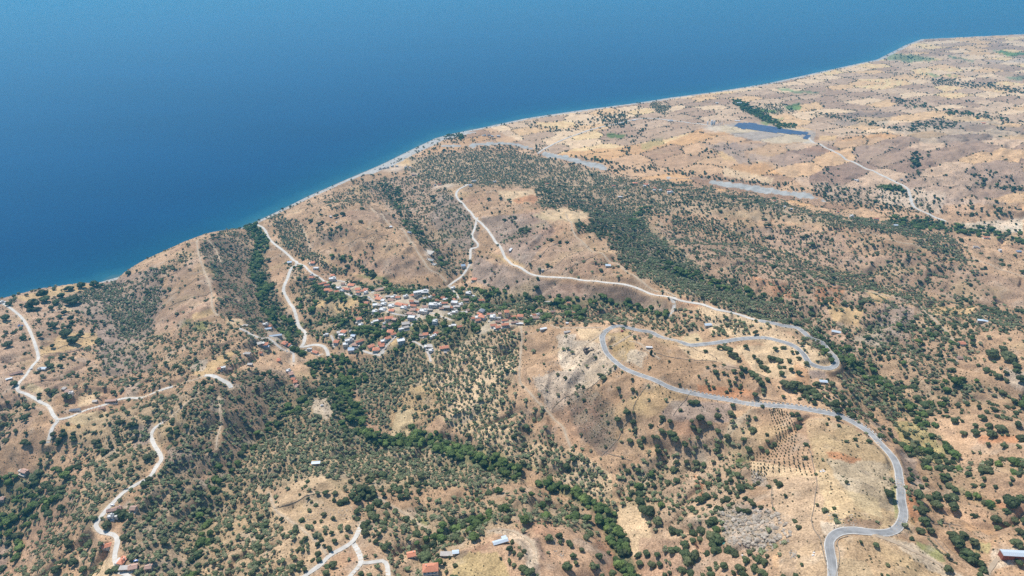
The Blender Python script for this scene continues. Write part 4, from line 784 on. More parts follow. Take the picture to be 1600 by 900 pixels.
# ------------------------------------------------------------------ buildings: photo pixel, kind, length and width in metres, turn in degrees
HOUSES = """520,431,h,8,7,10;520,437,W,15,9,12;504,443,r,17,6,28;511,446,r,11,5,20;511,453,r,11,8,10;517,455,r,8,6,20;536,444,r,7,6,5;549,446,h,13,9,-5;541,452,r,15,8,-12;559,452,r,10,8,8;572,453,r,9,8,-8;567,455,r,8,6,5;560,457,r,7,6,-10;
526,456,r,8,6,25;530,450,w,10,7,15;535,454,w,9,6,-15;572,457,w,8,6,-5;593,453,g,17,6,24;589,462,r,8,7,-20;592,467,r,12,10,-18;598,470,w,8,8,-10;573,474,r,8,7,-15;611,469,p,12,8,-10;615,464,w,12,7,20;622,465,r,9,6,-5;606,464,g,9,6,10;634,463,w,10,6,15;
644,462,r,10,5,14;652,459,W,14,8,16;661,456,A,22,9,8;664,467,w,7,5,0;672,465,w,7,6,0;643,471,r,8,7,5;651,472,g,9,6,-5;646,478,r,11,6,-6;624,476,r,14,9,-20;634,477,r,8,6,-5;631,481,w,12,8,-10;612,478,w,13,10,-8;600,475,w,12,8,-15;586,477,w,9,9,10;594,477,g,8,8,0;598,484,w,13,10,-12;
586,487,w,10,9,-5;612,486,h,10,8,-5;645,484,p,10,8,10;652,485,r,8,7,-12;640,490,g,10,8,-15;646,492,p,8,6,0;656,488,g,8,6,0;662,488,W,15,10,-12;643,498,W,13,9,-6;634,506,g,14,9,12;608,498,h,15,8,10;616,499,g,8,7,-10;595,499,r,8,5,8;588,502,w,11,6,25;611,507,p,9,7,-8;601,506,w,6,4,0;
600,511,r,6,5,0;561,499,r,10,7,25;564,508,w,9,7,5;537,519,h,10,8,-18;530,520,g,8,7,15;533,524,w,9,6,5;548,519,w,5,4,0;552,525,b,8,7,-10;546,532,w,15,7,22;511,523,w,6,5,5;526,535,r,9,8,-10;540,538,w,9,8,10;555,539,p,10,7,-8;562,534,r,14,5,32;549,547,B,11,10,10;
580,542,r,11,7,38;588,547,h,12,9,5;596,537,r,11,8,8;597,541,r,8,6,5;600,533,w,11,7,15;606,529,r,9,6,28;615,523,r,9,5,28;610,519,h,11,9,-8;627,534,W,13,10,20;627,515,w,9,5,20;635,512,g,9,6,25;665,523,r,9,7,10;659,524,p,8,5,0;672,541,g,11,9,-5;674,548,w,9,7,0;
741,437,h,10,9,-8;708,450,w,9,7,8;732,460,W,11,10,-10;740,463,w,6,4,-20;752,470,r,12,5,5;744,468,w,8,7,0;728,469,p,11,6,5;708,469,r,8,7,20;692,466,r,8,6,8;696,469,w,11,6,-15;683,470,r,7,4,0;694,474,r,13,5,8;678,462,r,5,4,0;677,478,W,17,10,-5;687,476,w,8,8,5;710,475,W,13,9,-10;
720,476,w,9,8,8;715,479,g,9,6,-10;707,481,r,7,5,0;698,480,g,12,7,0;690,482,p,9,6,10;664,480,p,10,8,0;672,484,g,9,6,10;711,488,w,12,7,0;703,491,w,8,6,15;725,489,g,13,7,15;732,485,p,9,5,20;720,491,r,6,5,0;753,486,S,9,9,-30;750,491,r,9,6,-25;746,496,w,8,7,10;753,496,h,12,8,-25;747,501,r,9,5,15;739,498,r,6,5,15;
770,491,r,10,5,10;764,492,r,7,5,0;770,497,W,10,10,-3;778,498,w,10,3,3;781,491,g,6,5,0;792,490,H,8,8,0;778,503,p,8,5,0;789,501,r,11,4,10;801,497,h,15,8,8;813,495,h,10,8,-5;837,497,r,10,6,0;835,493,r,7,4,0;841,492,w,6,3,0;804,504,p,13,4,12;789,508,r,12,6,12;778,512,r,8,6,18;771,509,r,10,6,12;812,506,t,12,3,0;
680,504,W,9,8,-10;709,509,w,9,6,0;718,511,r,9,5,20;681,521,r,8,5,12;679,525,w,8,5,15;694,544,r,15,7,14;696,551,t,4,3,0;849,514,t,11,4,18;856,472,t,12,3,3;888,474,r,5,4,0;864,488,r,9,4,8;890,491,w,5,3,0;896,490,r,4,4,0;886,505,t,4,3,0;886,519,t,10,4,15;848,422,t,5,3,0;798,390,t,4,13,-20;950,415,T,10,7,-3;
724,416,B,9,9,10;1014,543,t,9,3,-5;415,507,w,10,6,0;421,510,r,8,6,12;419,514,b,13,5,15;431,525,b,22,5,15;413,539,h,13,8,5;416,542,b,11,5,0;406,537,g,8,8,30;445,537,h,9,9,-20;451,540,h,7,8,-20;408,552,r,5,4,0;436,563,r,5,8,15;391,570,g,8,5,0;384,509,g,9,5,0;387,553,g,10,6,-5;451,580,w,7,6,5;455,584,p,7,9,25;
459,593,r,6,5,0;462,597,r,6,6,10;464,604,p,4,8,-15;493,551,r,11,5,-25;484,546,w,9,4,5;453,411,B,10,8,15;489,411,h,9,8,-5;494,419,w,12,7,0;487,434,r,9,7,0;487,430,w,8,3,5;517,338,t,5,4,0;526,347,t,2,2,0;611,354,T,6,5,0;640,363,b,9,3,-5;594,263,w,9,4,5;600,262,w,12,5,20;606,261,w,9,5,10;613,259,w,9,6,0;620,259,w,9,5,0;634,261,w,9,4,0;
641,261,w,8,4,0;618,270,w,5,3,0;647,273,p,14,4,0;687,288,r,10,4,5;680,289,w,7,3,0;741,283,w,14,5,0;773,284,w,9,5,0;855,287,r,9,4,0;735,290,B,9,6,0;764,210,r,12,7,0;779,212,w,13,7,0;769,212,w,10,6,0;757,211,w,11,6,0;992,286,h,13,9,0;1009,288,r,12,8,0;1007,290,w,8,6,0;1023,294,r,8,7,0;1022,297,w,8,5,0;1032,297,w,7,6,0;
1045,297,r,15,7,0;1047,300,w,16,6,0;969,307,t,12,5,0;959,290,r,9,5,0;1226,323,w,5,6,0;1210,314,r,5,4,0;1236,326,t,6,3,0;1330,339,W,8,7,0;1369,342,r,12,4,5;1399,352,T,10,6,0;1338,281,t,12,4,0;1408,280,t,6,5,0;1309,331,r,6,4,0;1540,371,r,13,6,0;1562,391,w,5,6,0;1524,386,w,10,3,-10;1591,393,b,10,6,0;
1535,502,T,5,16,72;1306,519,T,14,6,-22;1502,537,r,8,8,0;1286,597,T,10,5,-8;1499,560,p,7,5,0;1106,508,T,11,6,8;68,576,T,10,6,0;62,577,w,5,4,0;26,584,p,18,4,32;15,592,T,9,3,32;101,608,g,6,6,-10;107,612,p,8,7,-5;109,616,w,9,4,10;174,627,g,17,5,8;149,628,g,7,5,10;118,642,S,14,5,10;160,638,p,8,4,10;
3,472,w,9,6,15;39,737,p,9,6,-20;3,780,p,8,5,5;176,798,p,10,4,15;186,795,p,6,5,15;209,795,p,6,6,0;169,854,r,9,5,22;193,878,h,6,9,-12;197,889,g,11,5,5;209,887,p,8,6,15;233,887,p,6,5,10;174,808,w,6,4,15;494,724,T,10,4,6;643,868,r,8,6,14;673,892,H,14,9,6;698,867,g,12,5,0;712,864,T,6,4,8;782,848,L,15,4.5,20;
349,575,w,8,5,22;343,577,r,5,4,22;360,577,p,6,4,0;585,432,t,2,2,0;757,497,w,6,4,0;1590,868,M,28,6,-4;30,508,Q,3,7,0;35,508,Q,3,5,0;1536,192,r,14,8,0;1113,192,w,16,8,0;1340,282,w,6,4,0;1152,188,t,20,8,0;990,187,t,14,8,0;1155,160,T,20,9,0;1120,160,t,12,7,0;1048,188,w,16,9,0"""
HL = []
for s in HOUSES.replace('\n', '').split(';'):
    a = s.split(','); HL.append((float(a[0]), float(a[1]), a[2], float(a[3]), float(a[4]), float(a[5])))
hx, hy, hz_, ht = ground([h[0] for h in HL], [h[1]+1.5 for h in HL])
HW_ = {'pave': simple('pale_paving', (.60, .54, .46), .9, .15, .5), 'wall_white': simple('whitewash', (.74, .71, .65), .8, .08, .9), 'wall_stone': simple('rubble_stone', (.42, .355, .28), .95, .35, 1.6, bump=.4), 'wall_cream': simple('cream_plaster', (.62, .53, .42), .85, .1, .8),
       'tile': simple('terracotta_tiles', (.76, .31, .18), .8, .22, .9), 'tile_old': simple('weathered_tiles', (.52, .33, .25), .9, .3, 1.1), 'slab': simple('bare_concrete', (.50, .45, .40), .9, .2, .7), 'white_roof': simple('white_roof', (.80, .79, .77), .7, .06, .5),
       'blue_tin': simple('blue_grey_tin', (.27, .36, .47), .45, .15, .8, .5), 'pale_tin': simple('pale_tin', (.62, .70, .76), .4, .1, .9, .5), 'glass': simple('window_glass', (.045, .055, .065), .15, .2, 1, .6), 'wood': simple('painted_wood', (.13, .12, .14), .7, .3, 1), 'slate': simple('grey_slates', (.28, .29, .31), .8, .2, 1), 'red_wall': simple('red_painted_wall', (.33, .12, .08), .85, .2, 1), 'panel': simple('solar_glass', (.10, .15, .25), .3, .2, .5, .6), 'frame': simple('galvanised_steel', (.5, .51, .52), .5, .1, 1)}
def box(bm, x0, x1, y0, y1, z0, z1):
    v = [bm.verts.new(c) for c in ((x0, y0, z0), (x1, y0, z0), (x1, y1, z0), (x0, y1, z0), (x0, y0, z1), (x1, y0, z1), (x1, y1, z1), (x0, y1, z1))]
    for f in ((3, 2, 1, 0), (4, 5, 6, 7), (0, 1, 5, 4), (1, 2, 6, 5), (2, 3, 7, 6), (3, 0, 4, 7)): bm.faces.new([v[i] for i in f])
def bm_mesh(name, fn, mat, smooth=False):
    bm = bmesh.new(); fn(bm); me = bpy.data.meshes.new(name); bmesh.ops.recalc_face_normals(bm, faces=bm.faces); bm.to_mesh(me); bm.free(); me.materials.append(mat)
    if smooth: me.polygons.foreach_set('use_smooth', np.ones(len(me.polygons), bool))
    return me
def ring(bm, L, W, t, z0, z1, n_='', drop=0):
    o = [(-L/2, -W/2), (L/2, -W/2), (L/2, W/2), (-L/2, W/2)]; i_ = [(-L/2+t, -W/2+t), (L/2-t, -W/2+t), (L/2-t, W/2-t), (-L/2+t, W/2-t)]
    O0, O1, I0, I1 = [[bm.verts.new((x, y, zz-(drop*k if zz == z1 else 0))) for k, (x, y) in enumerate(q)] for q, zz in ((o, z0), (o, z1), (i_, z0), (i_, z1))]
    for k in range(4):
        j = (k+1) % 4; bm.faces.new([O0[k], O0[j], O1[j], O1[k]]); bm.faces.new([I0[j], I0[k], I1[k], I1[j]]); bm.faces.new([O1[k], O1[j], I1[j], I1[k]]); bm.faces.new([O0[j], O0[k], I0[k], I0[j]])
def lprism(bm, x0, x1, y0, y1, z0, z1, z2, t=.12):
    pr = [(y0, z0), (y1, z0), (y1, z1), (y0+t, z1), (y0+t, z2), (y0, z2)]; a_ = [bm.verts.new((x0, p, q)) for p, q in pr]; b_ = [bm.verts.new((x1, p, q)) for p, q in pr]
    bm.faces.new(a_); bm.faces.new(b_[::-1]); [bm.faces.new([a_[i], a_[(i+1) % 6], b_[(i+1) % 6], b_[i]]) for i in range(6)]
def gable(bm, L, W, h, rise, ov=.45, th=.25, hip=0.):
    x0, x1, y0, y1 = -L/2-ov, L/2+ov, -W/2-ov, W/2+ov; e = h-.12
    r0, r1 = x0+hip*(y1-y0)/2, x1-hip*(y1-y0)/2
    P0 = [(x0, y0, e), (x1, y0, e), (x1, y1, e), (x0, y1, e)]; T = [(r0, 0, h+rise), (r1, 0, h+rise)]
    up = [bm.verts.new((a, b, c+th)) for a, b, c in P0]+[bm.verts.new((a, b, c+th)) for a, b, c in T]; lo = [bm.verts.new(p) for p in P0]
    bm.faces.new([up[0], up[1], up[5], up[4]]); bm.faces.new([up[2], up[3], up[4], up[5]]); bm.faces.new([up[1], up[2], up[5]]); bm.faces.new([up[3], up[0], up[4]])
    for i in range(4): bm.faces.new([lo[i], lo[(i+1) % 4], up[(i+1) % 4], up[i]])
    bm.faces.new(lo[::-1])
_mc = {}
def cached(key, fn):
    if key not in _mc: _mc[key] = fn()
    return _mc[key]
def win_mesh(w, h): return cached(('w', w, h), lambda: bm_mesh('window', lambda bm: box(bm, -w/2, w/2, -.04, .06, 0, h), HW_['glass']))
def frame_mesh(w, h): 
    def f(bm):
        box(bm, -w/2-.1, w/2+.1, -.02, .12, -.12, -.002)
    return cached(('f', w, h), lambda: bm_mesh('window_sill', f, HW_['wall_cream']))
door_me = bm_mesh('door', lambda bm: box(bm, -.55, .55, -.04, .08, 0, 2.1), HW_['wood'])
def openings(root, L, W, h, rich=True):
    # openings on the front (-Y) and one end, in the local frame
    floors = 2 if h > 5 else 1; nx = max(1, int(L/3.2))
    for fl in range(floors):
        zz = 1.0+fl*2.9
        for i in range(nx):
            x = -L/2+(i+.5)*L/nx
            if fl == 0 and i == nx//2:
                mesh_obj('door', door_me, root, (x, -W/2, 0.02)); continue
            w = mesh_obj('window', win_mesh(1.1, 1.3), root, (x, -W/2, zz)); mesh_obj('window_sill', frame_mesh(1.1, 1.3), w)
    if rich:
        w = mesh_obj('window', win_mesh(1.1, 1.3), root, (L/2, 0, 1.0)); w.rotation_euler = (0, 0, math.pi/2)
def make_building(k, L, W, loc, rz, i):
    rs = random.Random(i*13+5)
    name = {'r': 'village_house', 'h': 'village_house', 'H': 'village_house', 'p': 'stone_cottage', 'w': 'white_house', 'W': 'white_house', 'A': 'arcaded_house', 'g': 'concrete_house', 'S': 'slate_house', 'b': 'metal_shed', 'B': 'metal_shed', 't': 'farm_shed', 'T': 'farm_shed', 'L': 'long_barn', 'M': 'long_barn', 'Q': 'solar_table'}[k]
    root = empty(name, loc, rz)
    h = {'r': 3.6, 'h': 4.2, 'H': 6.2, 'p': 3.0, 'w': 3.4, 'W': 6.0, 'A': 4.4, 'g': 3.3, 'S': 3.6, 'b': 3.4, 'B': 5.0, 't': 2.8, 'T': 3.2, 'L': 3.4, 'M': 3.6, 'Q': 1.8}[k]*rs.uniform(.92, 1.1)
    wm = {'p': 'wall_stone', 'g': 'wall_stone', 't': 'slab', 'T': 'wall_cream', 'L': 'wall_stone', 'M': 'red_wall', 'b': 'slab', 'B': 'wall_white'}.get(k, 'wall_white')
    if k in 'rh' and rs.random() < .3: wm = 'wall_cream'
    if k == 'Q':
        def tilt(bm):
            box(bm, -L/2, L/2, -W/2, W/2, 0, .08); bmesh.ops.rotate(bm, verts=bm.verts, cent=(0, 0, 0), matrix=Matrix.Rotation(.5, 3, 'Y')); bmesh.ops.translate(bm, verts=bm.verts, vec=(0, 0, 1.4))
        mesh_obj('solar_panel', bm_mesh('solar_panel', tilt, HW_['panel']), root)
        for sy_ in (-1, 1): mesh_obj('post', bm_mesh('post', lambda bm: box(bm, -.08, .08, sy_*W/3-.08, sy_*W/3+.08, -1, 1.35), HW_['frame']), root)
        return root, h
    def walls(bm):
        box(bm, -L/2, L/2, -W/2, W/2, -3.5, h)
    mesh_obj('wall', bm_mesh('wall', walls, HW_[wm]), root)
    if k == 'L': mesh_obj('annex_wall', bm_mesh('annex_wall', lambda bm: box(bm, L/2-5, L/2-.3, W/2+.003, W/2+2.8, -3.5, h-.3), HW_[wm]), root); mesh_obj('annex_roof', bm_mesh('annex_roof', lambda bm: box(bm, L/2-5.2, L/2-.1, W/2+.46, W/2+3.1, h-.2, h-.05), HW_['pale_tin']), root)
    if k in 'rhHpwWgS' and rs.random() < .6: cd = rs.uniform(2, 3.5); mesh_obj('courtyard', bm_mesh('courtyard', lambda bm: box(bm, -L/2-rs.uniform(0, 3), L/2+rs.uniform(0, 2), -W/2-cd-(1.6 if k in 'WH' else 0), -W/2-.003, -3.5, .06), HW_['pave']), root)
    if k in 'rhpwg' and rs.random() < .25: ax_1 = rs.choice((-1, 1)); aw = rs.uniform(2.5, 4); mesh_obj('outhouse', bm_mesh('outhouse', lambda bm: box(bm, min(ax_1*(L/2+.5), ax_1*(L/2+.5+aw)), max(ax_1*(L/2+.5), ax_1*(L/2+.5+aw)), -W/2+.5, W/2-1.2, -3, 2.4), HW_['wall_white']), root)
    if k in 'rhHpS':
        rise = {'r': 1.5, 'h': 1.7, 'H': 2.0, 'p': 1.3, 'S': 1.6}[k]; hip = 1. if k in 'hHS' else 0
        tm = {'p': 'tile_old', 'S': 'slate'}.get(k, 'tile' if rs.random() < .93 else 'tile_old')
        rf = mesh_obj('roof', bm_mesh('roof', lambda bm: gable(bm, L, W, h, rise, hip=hip), HW_[tm]), root)
        if not hip:
            for s in (-1, 1):
                def gb(bm):
                    a = [bm.verts.new((s*(L/2-.02), -W/2, h-.13)), bm.verts.new((s*(L/2-.02), W/2, h-.13)), bm.verts.new((s*(L/2-.02), 0, h+rise-.02))]; b = [bm.verts.new((s*(L/2-.4), q.co.y, q.co.z)) for q in a]
                    bm.faces.new(a); bm.faces.new(b[::-1]); [bm.faces.new([a[i], a[(i+1) % 3], b[(i+1) % 3], b[i]]) for i in range(3)]
                mesh_obj('gable', bm_mesh('gable', gb, HW_[wm]), root)
        rl = L/2+.3 if not hip else max(.5, (L-W)/2)
        mesh_obj('ridge_cap', bm_mesh('ridge_cap', lambda bm: box(bm, -rl, rl, -.14, .14, h+rise+.18, h+rise+.34), HW_['wall_cream' if rs.random() < .4 else tm]), rf)
        if k != 'S' and rs.random() < .8:
            cx_ = rs.choice((-1, 1))*L*.28; mesh_obj('chimney', bm_mesh('chimney', lambda bm: box(bm, cx_-.4, cx_+.4, .5, 1.3, h+.3, h+rise+1.0), HW_['wall_white']), rf)
        if k == 'H': mesh_obj('balcony', bm_mesh('balcony', lambda bm: lprism(bm, -L/2+.5, L/2-.5, -W/2-1.3, -W/2-.003, 2.9, 3.05, 3.9), HW_['wall_white']), root)
        openings(root, L, W, h, k != 'p')
    elif k in 'wWAg':
        tm = 'white_roof' if k != 'g' else rs.choice(['slab', 'slab', 'tile_old'])
        rf = mesh_obj('roof', bm_mesh('roof', lambda bm: box(bm, -L/2-.25, L/2+.25, -W/2-.25, W/2+.25, h+.002, h+.28), HW_[tm]), root)
        if k != 'g':
            def par(bm): ring(bm, L, W, .25, h+.282, h+.9)
            mesh_obj('parapet', bm_mesh('parapet', par, HW_['wall_white']), rf)
            if rs.random() < .6: mesh_obj('stair_head', bm_mesh('stair_head', lambda bm: box(bm, L*.05, L*.38, -W*.1, W*.36, h+.283, h+2.5), HW_['wall_white']), root)
            if rs.random() < .5:
                def heater(bm):
                    r_ = bmesh.ops.create_cone(bm, cap_ends=True, segments=8, radius1=.3, radius2=.3, depth=1.5); bmesh.ops.rotate(bm, verts=r_['verts'], cent=(0, 0, 0), matrix=Matrix.Rotation(math.pi/2, 3, 'Y')); bmesh.ops.translate(bm, verts=r_['verts'], vec=(-L*.28, W*.1, h+1.5))
                mesh_obj('water_heater', bm_mesh('water_heater', heater, HW_['frame']), rf)
        if k == 'W': mesh_obj('balcony', bm_mesh('balcony', lambda bm: lprism(bm, -L/2+.3, L/2-.3, -W/2-1.5, -W/2-.003, 2.8, 2.95, 3.8), HW_['wall_white']), root)
        if k == 'A':
            for q in range(7): mesh_obj('arcade_pillar', cached(('pil', round(h, 1)), lambda: bm_mesh('arcade_pillar', lambda bm: box(bm, -.25, .25, -.25, .25, -2.5, h-.3), HW_['wall_white'])), root, (-L/2+.3+q*(L-.6)/6, -W/2-2.2, 0))
            mesh_obj('arcade_roof', bm_mesh('arcade_roof', lambda bm: box(bm, -L/2, L/2, -W/2-2.6, -W/2-.255, h-.29, h-.05), HW_['white_roof']), root)
        openings(root, L, W, h)
    else:
        tm = {'b': 'blue_tin', 'B': 'blue_tin', 't': 'slab', 'T': 'pale_tin', 'L': 'pale_tin', 'M': 'pale_tin'}[k]
        if k == 't': tm = rs.choice(['slab', 'white_roof', 'white_roof'])
        def tin(bm):
            gable(bm, L, W, h, .8 if W > 4 else .4, .35, .12)
        rf = mesh_obj('roof', bm_mesh('roof', tin, HW_[tm]), root)
        nrib = int(L/1.6)
        if k in 'LM':
            for q in range(nrib+1): 
                for s in (-1, 1):
                    r_ = mesh_obj('roof_rib', cached(('rib', W), lambda: bm_mesh('roof_rib', lambda bm: box(bm, -.05, .05, 0, math.hypot(W/2+.35, .92), 0, .06), HW_['frame'])), rf, (-L/2+q*L/nrib, s*(W/2+.35), h+.01)); r_.rotation_euler = (math.atan2(.92, W/2+.35)*1, 0, 0 if s < 0 else math.pi)
        mesh_obj('door', door_me, root, (L*.2, -W/2, .02))
        for q in range(max(1, int(L/4))): w = mesh_obj('window', win_mesh(1.1, .9), root, (-L/2+(q+.5)*L/max(1, int(L/4)) if L > 5 else -L*.25, -W/2, 1.4))
    return root, h
LOOK = {'r': 'red-tiled white house', 'h': 'red hip-roofed house', 'H': 'two-storey red-roofed house', 'p': 'faded stone cottage', 'w': 'small flat-roofed white house', 'W': 'two-storey flat white house', 'A': 'long arcaded white building', 'g': 'grey flat-roofed house', 'S': 'grey slate-roofed house', 'b': 'blue-grey metal shed', 'B': 'tall blue-grey metal-roofed building', 't': 'low pale farm shed', 'T': 'pale tin-roofed shed', 'L': 'silver-roofed L-shaped barn', 'M': 'long silver-roofed barn with red walls', 'Q': 'tilted blue solar panel table'}
CAT = {'b': 'shed', 'B': 'shed', 't': 'shed', 'T': 'shed', 'L': 'barn', 'M': 'barn', 'Q': 'solar panel'}
items = []
for i, (px, py, k, L, W_, rot) in enumerate(HL):
    L, W_ = (L*.94, W_*.94) if k not in 'LMQ' and py < 700 else (L, W_)
    # seat on the lowest corner's hillside level
    rz = math.radians(rot)
    root, h = make_building(k, L, W_, (hx[i], hy[i], hz_[i]), rz, i)
    items.append((root, px, py, LOOK[k], CAT.get(k, 'house')))
label_all(items, 'buildings')
HPOS = np.stack([hx, hy, np.array([max(h[3], h[4])/2 for h in HL])], 1)
print('houses', round(time.time()-T0, 1))
# ------------------------------------------------------------------ trees
def leaf_mat(name, c, dry, var=.3):
    m, t, b = new_mat(name); oi = NN(t, 'ShaderNodeObjectInfo'); tc = NN(t, 'ShaderNodeTexCoord'); nz = NN(t, 'ShaderNodeTexNoise'); nz.inputs['Scale'].default_value = 6; nz.inputs['Detail'].default_value = 3
    t.links.new(tc.outputs['Object'], nz.inputs['Vector']); a = NN(t, 'ShaderNodeMapRange'); a.inputs['From Min'].default_value = .3; a.inputs['From Max'].default_value = .7; a.inputs['To Min'].default_value = 1-var; a.inputs['To Max'].default_value = 1+var
    t.links.new(nz.outputs[0], a.inputs[0]); r = NN(t, 'ShaderNodeMapRange'); r.inputs['To Min'].default_value = .72; r.inputs['To Max'].default_value = 1.3; t.links.new(oi.outputs['Random'], r.inputs[0])
    mu = NN(t, 'ShaderNodeMath', operation='MULTIPLY'); t.links.new(a.outputs[0], mu.inputs[0]); t.links.new(r.outputs[0], mu.inputs[1])
    wn_ = NN(t, 'ShaderNodeTexWhiteNoise', noise_dimensions='1D'); t.links.new(oi.outputs['Random'], wn_.inputs['W']); pw = NN(t, 'ShaderNodeMath', operation='POWER'); t.links.new(wn_.outputs['Value'], pw.inputs[0]); pw.inputs[1].default_value = 2.2
    mx = NN(t, 'ShaderNodeMix', data_type='RGBA'); mx.inputs[6].default_value = (*c, 1); mx.inputs[7].default_value = (*dry, 1); t.links.new(pw.outputs[0], mx.inputs[0])
    vm = NN(t, 'ShaderNodeVectorMath', operation='SCALE'); t.links.new(mx.outputs[2], vm.inputs[0]); t.links.new(mu.outputs[0], vm.inputs['Scale']); t.links.new(vm.outputs[0], b.inputs['Base Color'])
    b.inputs['Roughness'].default_value = .75; b.inputs['Specular IOR Level'].default_value = .15; return m
LM_OAK = leaf_mat('oak_leaves', (.082, .106, .044), (.135, .142, .065)); LM_OLIVE = leaf_mat('olive_leaves', (.192, .220, .108), (.262, .252, .148)); LM_LUSH = leaf_mat('stream_tree_leaves', (.094, .138, .042), (.155, .200, .056))
LM_CYP = leaf_mat('cypress_leaves', (.028, .048, .022), (.035, .055, .028)); LM_SCR = leaf_mat('shrub_leaves', (.125, .130, .068), (.22, .18, .115), .4); LM_SAP = leaf_mat('sapling_leaves', (.075, .100, .045), (.11, .13, .07))
BARK = simple('bark', (.13, .105, .08), .95, .25, 3)
def ico(sub):
    bm = bmesh.new(); bmesh.ops.create_icosphere(bm, subdivisions=sub, radius=1); v = np.array([p.co[:] for p in bm.verts]); f = np.array([[q.index for q in fc.verts] for fc in bm.faces]); bm.free(); return v, f
ICO1, ICO2, ICO3 = ico(1), ico(2), ico(3)
def crown_mesh(name, seed, lobes, cards, leaf, mat, flat=.78, base=.10, spread=.30, lobe_r=(.20, .30), ic=ICO2, tall=1.0, rag=.16):
    """unit-wide crown: overlapping leafy lobes with ragged surfaces and loose leaf sprays standing off them"""
    r = np.random.default_rng(seed); V, F, off = [], [], 0; cen = []
    for k in range(lobes):
        a = r.uniform(0, 2*math.pi); q = spread*math.sqrt(r.uniform(0, 1)) if k else 0; R = r.uniform(*lobe_r)*(1.2 if k == 0 else 1)
        c = np.array([q*math.cos(a), q*math.sin(a), base+flat*(.42+r.uniform(-.12, .26)*(1-q/.5))*tall]); cen.append((c, R))
        v, f = ic; n1 = gnoise(v[:, 0]*2.3+seed*3+k*7, v[:, 1]*2.3+v[:, 2]*1.9)*rag*1.4+r.normal(0, rag*.45, len(v))
        vv = v*(1+n1)[:, None]*[R, R, R*flat*1.05*tall]+c; V.append(vv); F += (f+off).tolist(); off += len(v)
    tot = sum(R*R for _, R in cen)
    for c, R in cen:
        m = int(cards*R*R/tot)
        d = r.normal(size=(m, 3)); d[:, 2] = np.abs(d[:, 2])*.9-.25; d /= np.linalg.norm(d, axis=1)[:, None]
        p = c+d*[R, R, R*flat*tall]*r.uniform(.88, 1.22, (m, 1)); s = leaf*r.uniform(.6, 1.5, (m, 1))
        t1 = np.cross(d+r.normal(0, .7, (m, 3)), r.normal(size=(m, 3))); t1 /= np.linalg.norm(t1, axis=1)[:, None]+1e-9; t2 = np.cross(t1, d+r.normal(0, .8, (m, 3))); t2 /= np.linalg.norm(t2, axis=1)[:, None]+1e-9
        V.append(np.stack([p-t1*s, p+t2*s*.8, p+t1*s, p-t2*s*.7], 1).reshape(-1, 3)); F += [[off+4*i, off+4*i+1, off+4*i+2, off+4*i+3] for i in range(m)]; off += 4*m
    V = np.concatenate(V); ext_ = np.abs(V[:, :2]).max()*2; V /= ext_; V[:, 2] = np.maximum(V[:, 2], .03)
    me = bpy.data.meshes.new(name); me.from_pydata(V.tolist(), [], F); me.materials.append(mat); me.update(); return me
def trunk_mesh(seed, h=.35, r=.035):
    rr = random.Random(seed)
    def f(bm):
        def limb(a, b, r0, r1):
            a, b = Vector(a), Vector(b); d = b-a; q = d.to_track_quat('Z', 'Y').to_matrix().to_4x4()
            e = bmesh.ops.create_cone(bm, cap_ends=True, segments=6, radius1=r0, radius2=r1, depth=d.length); bmesh.ops.transform(bm, verts=e['verts'], matrix=Matrix.Translation((a+b)/2) @ q)
        top = (rr.uniform(-.02, .02), rr.uniform(-.02, .02), h*.6); limb((0, 0, -.08), top, r, r*.75)
        for k in range(4):
            an = k*1.57+rr.uniform(-.4, .4); limb(top, (top[0]+.16*math.cos(an), top[1]+.16*math.sin(an), h*1.15), r*.6, r*.25)
    return bm_mesh('trunk', f, BARK)
OAKS = [crown_mesh('crown', 10+i, 14, 1500, .024, LM_OAK, spread=.36, lobe_r=(.14, .28), rag=.22) for i in range(6)]
OLIV = [crown_mesh('crown', 30+i, 8, 420, .045, LM_OLIVE, flat=.72, spread=.36, lobe_r=(.14, .25), rag=.28) for i in range(5)]
LUSH = [crown_mesh('crown', 50+i, 15, 1200, .028, LM_LUSH, flat=.85, spread=.38, lobe_r=(.13, .28), rag=.22) for i in range(5)]
CYPR = [crown_mesh('crown', 70+i, 5, 400, .05, LM_CYP, flat=2.4, spread=.06, lobe_r=(.3, .4), base=-.3, rag=.08) for i in range(2)]
SHRB = [crown_mesh('foliage', 80+i, 3, 40, .09, LM_SCR, flat=.6, spread=.25, lobe_r=(.2, .3), ic=ICO1, base=0) for i in range(4)]
SAPL = [crown_mesh('crown', 90+i, 4, 120, .07, LM_SAP, flat=1.0, spread=.2, ic=ICO1) for i in range(2)]
T_OAK = [trunk_mesh(1, .36, .040), trunk_mesh(2, .36, .040)]; T_OL = [trunk_mesh(3, .4, .05)]; T_LU = [trunk_mesh(4, .45, .035)]; T_CY = [trunk_mesh(5, .3, .06)]; T_SA = [trunk_mesh(6, .5, .04)]

